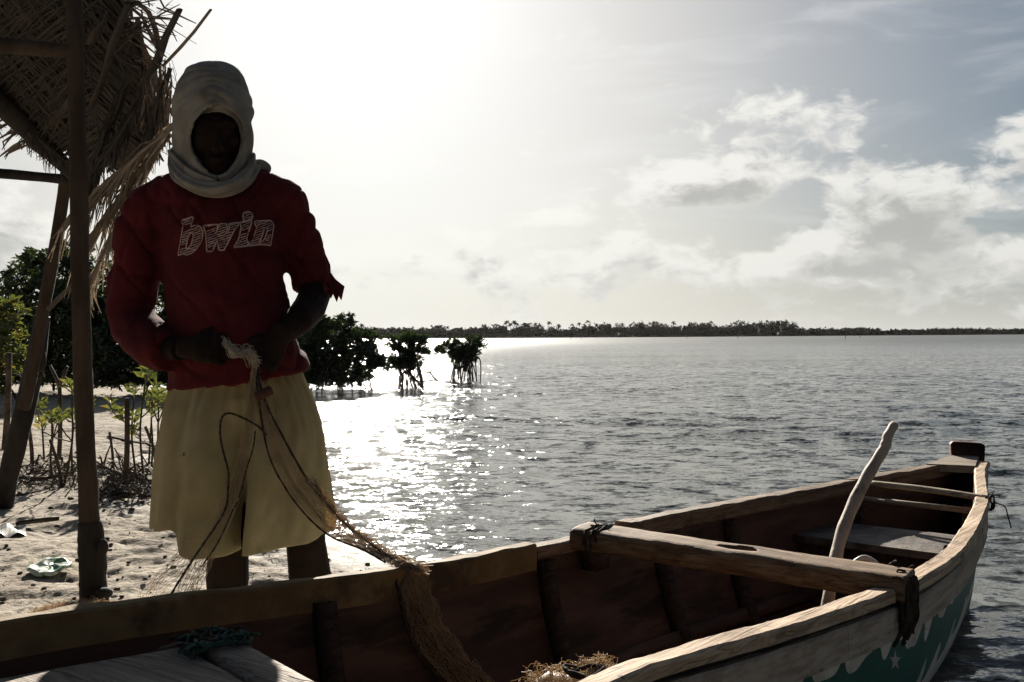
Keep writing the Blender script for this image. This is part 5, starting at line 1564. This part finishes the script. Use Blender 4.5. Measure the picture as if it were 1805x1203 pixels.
# ------------------------------------------------------------------ the net in the man's hands
ib = MB()
for s0, s1 in zip(np.linspace(1.8, 3.6, 60)[:-1], np.linspace(1.8, 3.6, 60)[1:]):
    for h0, h1 in zip(np.linspace(0, 1, 16)[:-1], np.linspace(0, 1, 16)[1:]):
        ib.add([hull_pt(s0, 1, h0, .024), hull_pt(s1, 1, h0, .024), hull_pt(s1, 1, h1, .024), hull_pt(s0, 1, h1, .024)], [(0, 1, 2, 3)])
bvh_in = BVHTree.FromPolygons([Vector(q) for q in ib.v], ib.f)
def inner(u, v, off=.02):
    h = bvh_in.ray_cast(Vector(EYE), Vector(ray(u, v)).normalized())
    if h[0] is None: return P(u, v, 1.8)
    return np.array(h[0] - Vector(ray(u, v)).normalized() * off)
net = thing('fishing_net', 'fine brown fishing net hanging from his hands over the rail into the canoe', 'fishing net', tuple(m(440, 640, -.2)))
railp = lambda u, v, dz=.012: (lambda q: q)(P(u, v, 2.115))
eA = [m(452, 628, -.17), m(466, 700, -.185), m(500, 770, -.20), m(543, 845, -.215), m(592, 905, -.26), m(640, 948, -.32), m(690, 982, -.40), P(715, 993, 2.12), P(735, 1001, 2.09), inner(752, 1045), inner(772, 1095), inner(800, 1135), inner(838, 1180), inner(880, 1225)]
eB = [m(444, 632, -.18), m(452, 715, -.195), m(472, 790, -.20), m(506, 862, -.205), m(545, 912, -.22), m(585, 945, -.26), m(640, 968, -.33), m(680, 990, -.42), P(700, 1002, 2.125), inner(708, 1040), inner(718, 1090), inner(742, 1150), inner(775, 1190), inner(810, 1235)]
def panel(name, ea, eb, nd, seed, rad=.0007, bulge=.02, parent=None, turns=9, mat='net'):
    r = np.random.default_rng(seed); A = np.array(cr(ea, 8)); B = np.array(cr(eb, 8)); n = len(A)
    mbx = MB(); T = np.linspace(0, 1, n)
    def surf(j, i, o):
        w = j; p = A[i] * (1 - w) + B[i] * w
        wd = np.linalg.norm(A[i] - B[i])
        q = np.array([w * 5 + o, T[i] * 9, seed])
        return p + np.array([.25, -.9, .3]) * bulge * (float(vnoise(q)) * .7 + math.sin(w * 9 + T[i] * 5) * .3) * min(1, wd * 8) + r.normal(0, .0016, 3)
    for sgn in (1, -1):
        for k_ in range(nd):
            j0 = (k_ + r.uniform(-.3, .3)) / nd
            pts = []
            for i in range(0, n):
                w = (j0 + sgn * T[i] * turns * .23) % 2.0
                w = w if w < 1 else 2 - w
                pts.append(surf(w, i, 0))
            mbx.tube(pts, rad * r.uniform(.7, 1.2), 3, caps=False)
    for k_ in range(int(nd * 2.2)):                    # slack loops
        i0 = int(r.integers(0, n - 8)); w = r.uniform(0, 1)
        pts = [surf(np.clip(w + .06 * math.sin(i), 0, 1), i0 + i, 3.) + np.array([0, -.004, .0]) + r.normal(0, .005, 3) for i in range(7)]
        mbx.tube(cr(pts, 2), rad, 3, caps=False)
    return mbx.build(name, MT[mat], parent or net)
panel('net_panel', eA, eB, 26, 1, .00055, .025)
def fuzz(name, line, n, l, seed, mat='net', rad=.0006, parent=None, dirb=(0, -.2, .5)):
    r = np.random.default_rng(seed); q = np.array(cr(line, 10)); mbx = MB()
    for i in range(n):
        k_ = int(r.integers(0, len(q))); p = q[k_] + r.normal(0, .003, 3)
        d = r.normal(size=3) + np.array(dirb); d /= np.linalg.norm(d); L_ = l * r.uniform(.3, 1)
        t = q[min(k_ + 1, len(q) - 1)] - q[max(k_ - 1, 0)]; t /= np.linalg.norm(t)
        mbx.tube(cr([p, p + d * L_ * .6 + t * L_ * .4, p + d * L_ * .5 + t * L_ * 1.2, p + t * L_ * 1.7 + r.normal(0, .004, 3)], 3), rad, 3, caps=False)
    return mbx.build(name, MT[mat], parent or net)
fuzz('net_fringe', eA[3:9], 620, .024, 3, rad=.0007)
fuzz('net_fringe', eA[9:], 260, .02, 4, rad=.0007)
def rope(pts, rad, name='rope', mat='rope', parent=None):
    mbx = MB(); q = cr(pts, 8); mbx.tube(q, [rad * (1 + .16 * math.sin(i * 2.1)) for i in range(len(q))], 7); return mbx.build(name, MT[mat], parent or net)
rope([p + np.array([0, -.006, 0]) for p in eA[:9]], .0028)
rope([m(449, 650, -.185)] + [p + np.array([0, -.008, 0]) for p in eB[2:8]] , .0023)
rope([p + np.array([-.006, -.008, 0]) for p in eB[8:]], .0035)
# left tail of the net, dropping to the sand behind the rail
def gnd(u, v, Y): 
    p = P(u, v, Y); return np.array([p[0], p[1], max(p[2], float(gz(p[0], p[1])) + .01)])
eC = [m(444, 636, -.18), m(438, 700, -.2), m(425, 775, -.215), m(405, 850, -.22), m(376, 920, -.24), m(335, 990, -.28), gnd(290, 1065, 2.26), gnd(235, 1160, 2.24), gnd(205, 1230, 2.2)]
eD = [m(452, 640, -.185), m(450, 705, -.2), m(444, 780, -.215), m(428, 860, -.22), m(402, 930, -.24), m(372, 1000, -.27), gnd(345, 1065, 2.27), gnd(315, 1160, 2.25), gnd(290, 1230, 2.2)]
panel('net_panel', eC, eD, 14, 2, .0005, .018)
eE = [m(400, 880, -.23), m(360, 940, -.22), m(320, 990, -.2), gnd(265, 1050, 2.42), gnd(225, 1120, 2.45)]
panel('net_panel', [q + np.array([.03, 0, 0]) for q in eE], [q + np.array([-.035, .02, 0]) for q in eE], 7, 5, .0005, .03)
rope([m(470, 768, -.222), m(455, 752, -.224), m(432, 739, -.226), m(405, 729, -.226), m(391, 737, -.226), m(388, 765, -.226), m(393, 795, -.226), m(402, 830, -.226), m(402, 862, -.226), m(398, 895, -.235), m(382, 925, -.25), m(358, 960, -.27), m(325, 1010, -.29), gnd(298, 1055, 2.25), gnd(262, 1130, 2.24)], .0027)
rope([m(450, 760, -.222), m(446, 790, -.224), m(434, 830, -.224), m(424, 870, -.23), m(408, 905, -.24), m(385, 955, -.26), m(355, 1000, -.27)], .0019)
mb = MB(); fc = m(465, 694, -.205); fd = np.array([.9, 0, .42]); fd /= np.linalg.norm(fd); fu = np.cross(fd, [0, -1, 0])
mb.tube([fc - fd * .021, fc - fd * .018, fc + fd * .018, fc + fd * .021], [.009, .0115, .0115, .009], 10); mb.build('float', MT['float'], net)
# bunched net between the hands
mb = MB(); r = np.random.default_rng(9)
for i in range(130):
    p = [m(398 + r.normal(0, 3), 604 + r.normal(0, 4), -.215 + r.normal(0, .008)), m(415 + r.normal(0, 4), 622 + r.normal(0, 5), -.23 + r.normal(0, .01)), m(436 + r.normal(0, 4), 622 + r.normal(0, 5), -.215 + r.normal(0, .01)), m(449 + r.normal(0, 5), 636 + r.normal(0, 7), -.19 + r.normal(0, .01))]
    mb.tube(cr(p, 4), .0008, 3, caps=False)
mb.build('gathered_mesh', MT['white_rope'], net)

# heaps of the same net
def heap(label, c, rx, ry, h, n, seed, group=None, ring=None):
    r = np.random.default_rng(seed)
    t = thing('net_heap', label, 'fishing net', tuple(c))
    mbx = MB(); rows = []
    for i in range(14):
        f = i / 13; row = []
        for j in range(36):
            a = 2 * math.pi * j / 36
            q = np.array([math.cos(a) * f * 2.2, math.sin(a) * f * 2.2, seed])
            k_ = 1 + .25 * float(vnoise(q * 1.3))
            zz = h * (1 - f ** 2.2) * (.9 + .35 * float(fbm(q * 1.6, 3))) - .004
            row.append(np.array([c[0] + rx * f * k_ * math.cos(a), c[1] + ry * f * k_ * math.sin(a), c[2] + max(zz, -.005)]))
        rows.append(row)
    mbx.sheet(rows, closed=True); mbx.build('packed_net', MT['net'], t)
    mbx = MB()
    for i in range(n):
        f = r.uniform(0, 1) ** .6; a = r.uniform(0, 6.28)
        q = np.array([math.cos(a) * f * 2.2, math.sin(a) * f * 2.2, seed])
        k_ = 1 + .25 * float(vnoise(q * 1.3)); zz = max(h * (1 - f ** 2.2) * (.9 + .35 * float(fbm(q * 1.6, 3))), 0)
        p = np.array([c[0] + rx * f * k_ * math.cos(a), c[1] + ry * f * k_ * math.sin(a), c[2] + zz])
        pts = [p]; d = r.normal(size=3) * np.array([1, 1, .5])
        for j in range(5):
            d = d + r.normal(size=3) * .9; d /= np.linalg.norm(d)
            pts.append(pts[-1] + d * .008 + np.array([0, 0, .001 if j < 2 else -.003]))
        mbx.tube(cr(pts, 2), .0005, 3, caps=False)
    mbx.build('loose_strands', MT['net'], t)
    if ring is not None:
        mbx = MB(); rc, rr_ = ring
        for k_ in range(3):
            mbx.tube([rc + np.array([rr_ * (1 + .08 * k_) * math.cos(a), rr_ * .8 * math.sin(a) + .005 * k_, .006 * math.sin(2 * a + k_)]) for a in np.linspace(0, 6.28, 30)], .0025, 6)
        mbx.build('rope_coil', MT['rope'], t)
    return t
hc_ = P(1035, 1178, 1.72)
heap('golden fishing net piled in the bottom of the canoe beside the near rail', (hc_[0] + .02, hc_[1], hc_[2] - .20), .26, .20, .196, 5000, 3, ring=(P(1030, 1168, 1.68) + np.array([0, 0, -.016]), .03))
hb = Pz(140, 1082, .085)
heap('thin straw-coloured net spread on the sand at the foot of the hut post', (hb[0], hb[1], float(gz(hb[0], hb[1])) - .003), .17, .09, .04, 2200, 4)

# ------------------------------------------------------------------ on the beach
def on_sand(u, v):
    z = .08
    for _ in range(8):
        p = Pz(u, v, z); z = float(gz(p[0], p[1]))
    return Pz(u, v, z)
def seedling(label, u, v, vt, seed, lean=0.0, whorls=2, big=1.0, mat='leaf_yellow'):
    r = np.random.default_rng(seed); b = on_sand(u, v); Y = b[1]
    h = (v - vt) * Y / FPX
    t = thing('mangrove_seedling', label, 'seedling', tuple(b), 'young mangroves on the sand')
    mbx = MB(); tip = b + np.array([lean * h, 0, h]); q = cr([b - np.array([0, 0, .02]), b * .5 + tip * .5 + np.array([r.normal(0, .02), r.normal(0, .02), 0]), tip], 8)
    mbx.tube(q, np.linspace(.0085, .005, len(q)) * big, 6)
    tips = [tip]
    for i in range(whorls):
        k_ = int(len(q) * r.uniform(.45, .8)); e = q[k_] + np.array([r.normal(0, .09), r.normal(0, .06), r.uniform(.06, .14)]) * big
        mbx.tube([q[k_], .5 * (q[k_] + e) + np.array([0, 0, -.012]), e], [.005, .0045, .004], 5); tips.append(e)
    mbx.build('stem', MT['seedling_stem'], t)
    pos, dirs = rosettes(np.array(tips), 8, r, .75)
    n = len(pos)
    leaf_mesh('leaves', pos, dirs, .086 * big * r.uniform(.7, 1.15, n), .037 * big * r.uniform(.8, 1.2, n), MT[mat], t, fold=.3, seed=seed)
    return t
SD = [('tallest leafy mangrove seedling left of the yellow shorts', 254, 846, 672, .02, 4), ('mangrove seedling close against the stake beside the tallest one', 240, 838, 700, -.02, 2), ('mangrove seedling nearest the edge of the yellow shorts', 277, 838, 715, .03, 2), ('short mangrove seedling behind the one by the shorts', 267, 824, 735, .0, 1),
      ('yellowish mangrove seedling just left of the main hut post', 112, 856, 700, .10, 3), ('drooping mangrove seedling below the leaning black post', 92, 846, 752, .03, 2), ('thin mangrove seedling with a bare lower stem left of the hut post', 78, 812, 722, -.06, 2), ('seedling half hidden behind the main hut post', 128, 838, 745, .04, 1), ('tiny seedling between the hut post and the tall stake', 262, 818, 690, .06, 2)]
for i, (lb, u, v, vt, ln_, wh) in enumerate(SD): seedling(lb, u, v, vt, 40 + i, ln_, wh, 1.0)
def stake(label, u0, v0, u1, v1, w, seed, fork=False):
    b = on_sand(u0, v0); Y = b[1]; e = P(u1, v1, Y)
    t = thing('stake', label, 'stake', tuple(b), 'sticks planted in the sand')
    mbx = MB(); r_ = w * Y / FPX * .5
    q = cr([b - np.array([0, 0, .04]), b * .6 + e * .4 + np.array([.01, 0, 0]), e], 6)
    mbx.tube(q, np.linspace(r_ * 1.1, r_ * .9, len(q)), 8); mbx.build('shaft', MT['driftwood'], t)
    if fork:
        for (du, dv) in ((-17, -36), (14, -34)):
            mbx = MB(); mbx.tube([e, P(u1 + du * .5, v1 + dv * .5, Y), P(u1 + du, v1 + dv, Y)], [r_ * .9, r_ * .8, r_ * .6], 7)
            mbx.build('branch', MT['driftwood'], t)
stake('upright grey stake beside the leafy seedlings', 219, 862, 224, 702, 10, 1)
stake('thin bent stick between the hut post and the tall stake', 198, 828, 193, 762, 5, 2)
stake('forked stick standing left of the main hut post', 103, 812, 105, 680, 8, 3, True)
stake('slim stick leaning at the far left edge', 8, 790, 16, 622, 11, 4)
stake('dark stick right of the leaning black post', 56, 832, 50, 745, 7, 5)
stake('short dark twig among the drooping seedlings', 110, 858, 88, 775, 6, 6)
stake('short stick behind the forked stick', 88, 800, 92, 740, 5, 7)
stake('slanting stick among the seedlings by the shorts', 276, 815, 256, 752, 6, 8)
def log(label, pts, w, seed, twigs=6):
    q = [on_sand(u, v) for (u, v) in pts]
    r = np.random.default_rng(seed); t = thing('driftwood_stick', label, 'driftwood', tuple(q[0]), 'sticks lying on the sand')
    mbx = MB(); r_ = w * q[0][1] / FPX * .5; c = [p + np.array([0, 0, r_ * .8]) for p in cr(q, 6)]
    mbx.tube(c, np.linspace(r_, r_ * .6, len(c)), 7); mbx.build('stem', MT['driftwood'], t)
    if twigs:
        for i in range(twigs):
            mbx = MB(); a = c[int(r.integers(0, len(c)))]; d = r.normal(size=3); d[2] = abs(d[2]) * .5; d /= np.linalg.norm(d); l = r.uniform(.08, .28)
            mbx.tube([a, a + d * l * .5 + r.normal(0, .015, 3), a + d * l + np.array([0, 0, -.03 * l])], [r_ * .4, r_ * .3, r_ * .15], 5)
            mbx.build('twig', MT['driftwood'], t)
log('long dead branch lying behind the hut post towards the shorts', [(170, 826), (205, 838), (245, 850), (285, 858)], 11, 1, 12)
log('second dead branch just in front of the long one', [(190, 868), (230, 874), (280, 880)], 8, 2, 8)
log('twiggy dead branch left of the hut post', [(30, 842), (70, 848), (125, 838)], 9, 3, 14)
log('small stick right of the hut post foot', [(190, 772), (220, 778), (290, 792)], 5, 4, 3)
log('thin stick lying across the sand by the left edge', [(-10, 880), (40, 874), (90, 862)], 5, 5, 3)
log('knotty root lying beyond the seedlings', [(258, 692), (285, 700), (310, 696)], 7, 6, 8)
log('dark stick end poking from behind the rail at the lower left', [(-15, 1058), (8, 1062)], 12, 7, 0)
def litter_mesh(name, boxes, n, seed, mat, lmin, lmax, label, cat, balls=.4):
    r = np.random.default_rng(seed); mbx = MB()
    for i in range(n):
        (u0, v0, u1, v1) = boxes[int(r.integers(len(boxes)))]
        p = on_sand(r.uniform(u0, u1), r.uniform(v0, v1))
        if float(sdist(p[0], p[1])) < .15: continue
        a = r.uniform(0, 6.28); l = r.uniform(lmin, lmax) * (.5 + p[1] * .12)
        d = np.array([math.cos(a), math.sin(a), r.normal(0, .25)])
        if r.random() < balls:
            mbx.ball(p + np.array([0, 0, l * .12]), (l * .45, l * .3, l * .22), 7, 5, Matrix.Rotation(a, 3, 'Z'))
        else:
            strip(mbx, [p + np.array([0, 0, .003]), p + d * l * .5 + np.array([0, 0, .008 + (.1 if balls else .35 * r.random()) * l]), p + d * l + np.array([0, 0, .004])], l * (.3 if balls else .1), l * .04, r.normal(0, .6), (0, 0, 1))
    o = mbx.build(name, MT[mat], None, False); tag(o, label, cat, kind='stuff'); return o
litter_mesh('beach_litter', [(-20, 880, 300, 1075), (180, 860, 720, 1030), (400, 960, 800, 1030), (0, 780, 300, 900)], 420, 5, 'pebble', .008, .034, 'dark scraps of leaf, shell and pebble scattered over the sand', 'litter')
litter_mesh('wrack_line', [(30, 820, 140, 862), (160, 820, 300, 880), (170, 850, 300, 884)], 600, 6, 'driftwood', .05, .17, 'line of dead twigs and leaves washed up below the seedlings', 'wrack', 0)
# old round plastic lid
dc = on_sand(88, 1006); dt = thing('plastic_plate', 'round white plastic plate stained green lying on the sand', 'plate', tuple(dc))
mb = MB(); rows = []
tilt = Matrix.Rotation(R(7), 3, 'X')
for (r_, z_) in ((.0, .008), (.025, .009), (.045, .006), (.055, .010), (.068, .009), (.078, .013), (.084, .008), (.082, -.002)):
    rows.append([np.array(dc) + np.array(tilt @ Vector((r_ * math.cos(a), r_ * math.sin(a), z_ + .012))) + np.array([0, 0, .006 * r_ / .08 * math.sin(3 * a + r_ * 30) + .003 * math.sin(7 * a + 60 * r_)]) for a in np.linspace(0, 2 * math.pi, 40, endpoint=False)])
mb.sheet(rows, closed=True, flip=True); mb.build('disc', MT['plate'], dt)
# pale flat scrap and a dark leaf at the left edge
sc_ = on_sand(25, 936); sc_t = thing('plastic_scrap', 'pale torn scrap of plastic lying flat at the left edge', 'scrap', tuple(sc_))
mb = MB(); g = []
for i in range(9):
    row = []
    for j in range(5):
        p = on_sand(-12 + i * 7.2, 939 - 5 * (j - 2) * (1 - .35 * abs(i - 4) / 4)); row.append(p + np.array([0, 0, .012 + .012 * math.sin(i * 1.3 + j)]))
    g.append(row)
mb.sheet(g); mb.build('sheet', MT['white_plastic'], sc_t)
lf = on_sand(66, 931); lt = thing('dry_leaf', 'dark curled dry leaf beside the pale plastic scrap', 'leaf', tuple(lf))
mb = MB(); mb.sheet([[lf + np.array([-.11 + .055 * i, .035 * (j - 1) * math.sin(math.pi * (i + .3) / 4.6), .012 + .02 * abs(j - 1) + .006 * i]) for j in range(3)] for i in range(5)]); mb.build('blade', MT['pebble'], lt)
# ------------------------------------------------------------------ moist air over the lagoon
HAZE = 0.00002
if HAZE > 0:
    mh, kh, oh = newmat('haze_air')
    vol = kh.n('ShaderNodeVolumePrincipled', {'Color': (.92, .90, .86, 1), 'Density': HAZE, 'Anisotropy': .55})
    kh.t.links.new(vol.outputs[0], oh.inputs['Volume'])
    mb = MB(); mb.box((300, 600, 9), (900, 0, 0), (0, 900, 0), (0, 0, 10.5))
    hz_ = mb.build('haze', mh, None, False); hz_['kind'] = 'stuff'
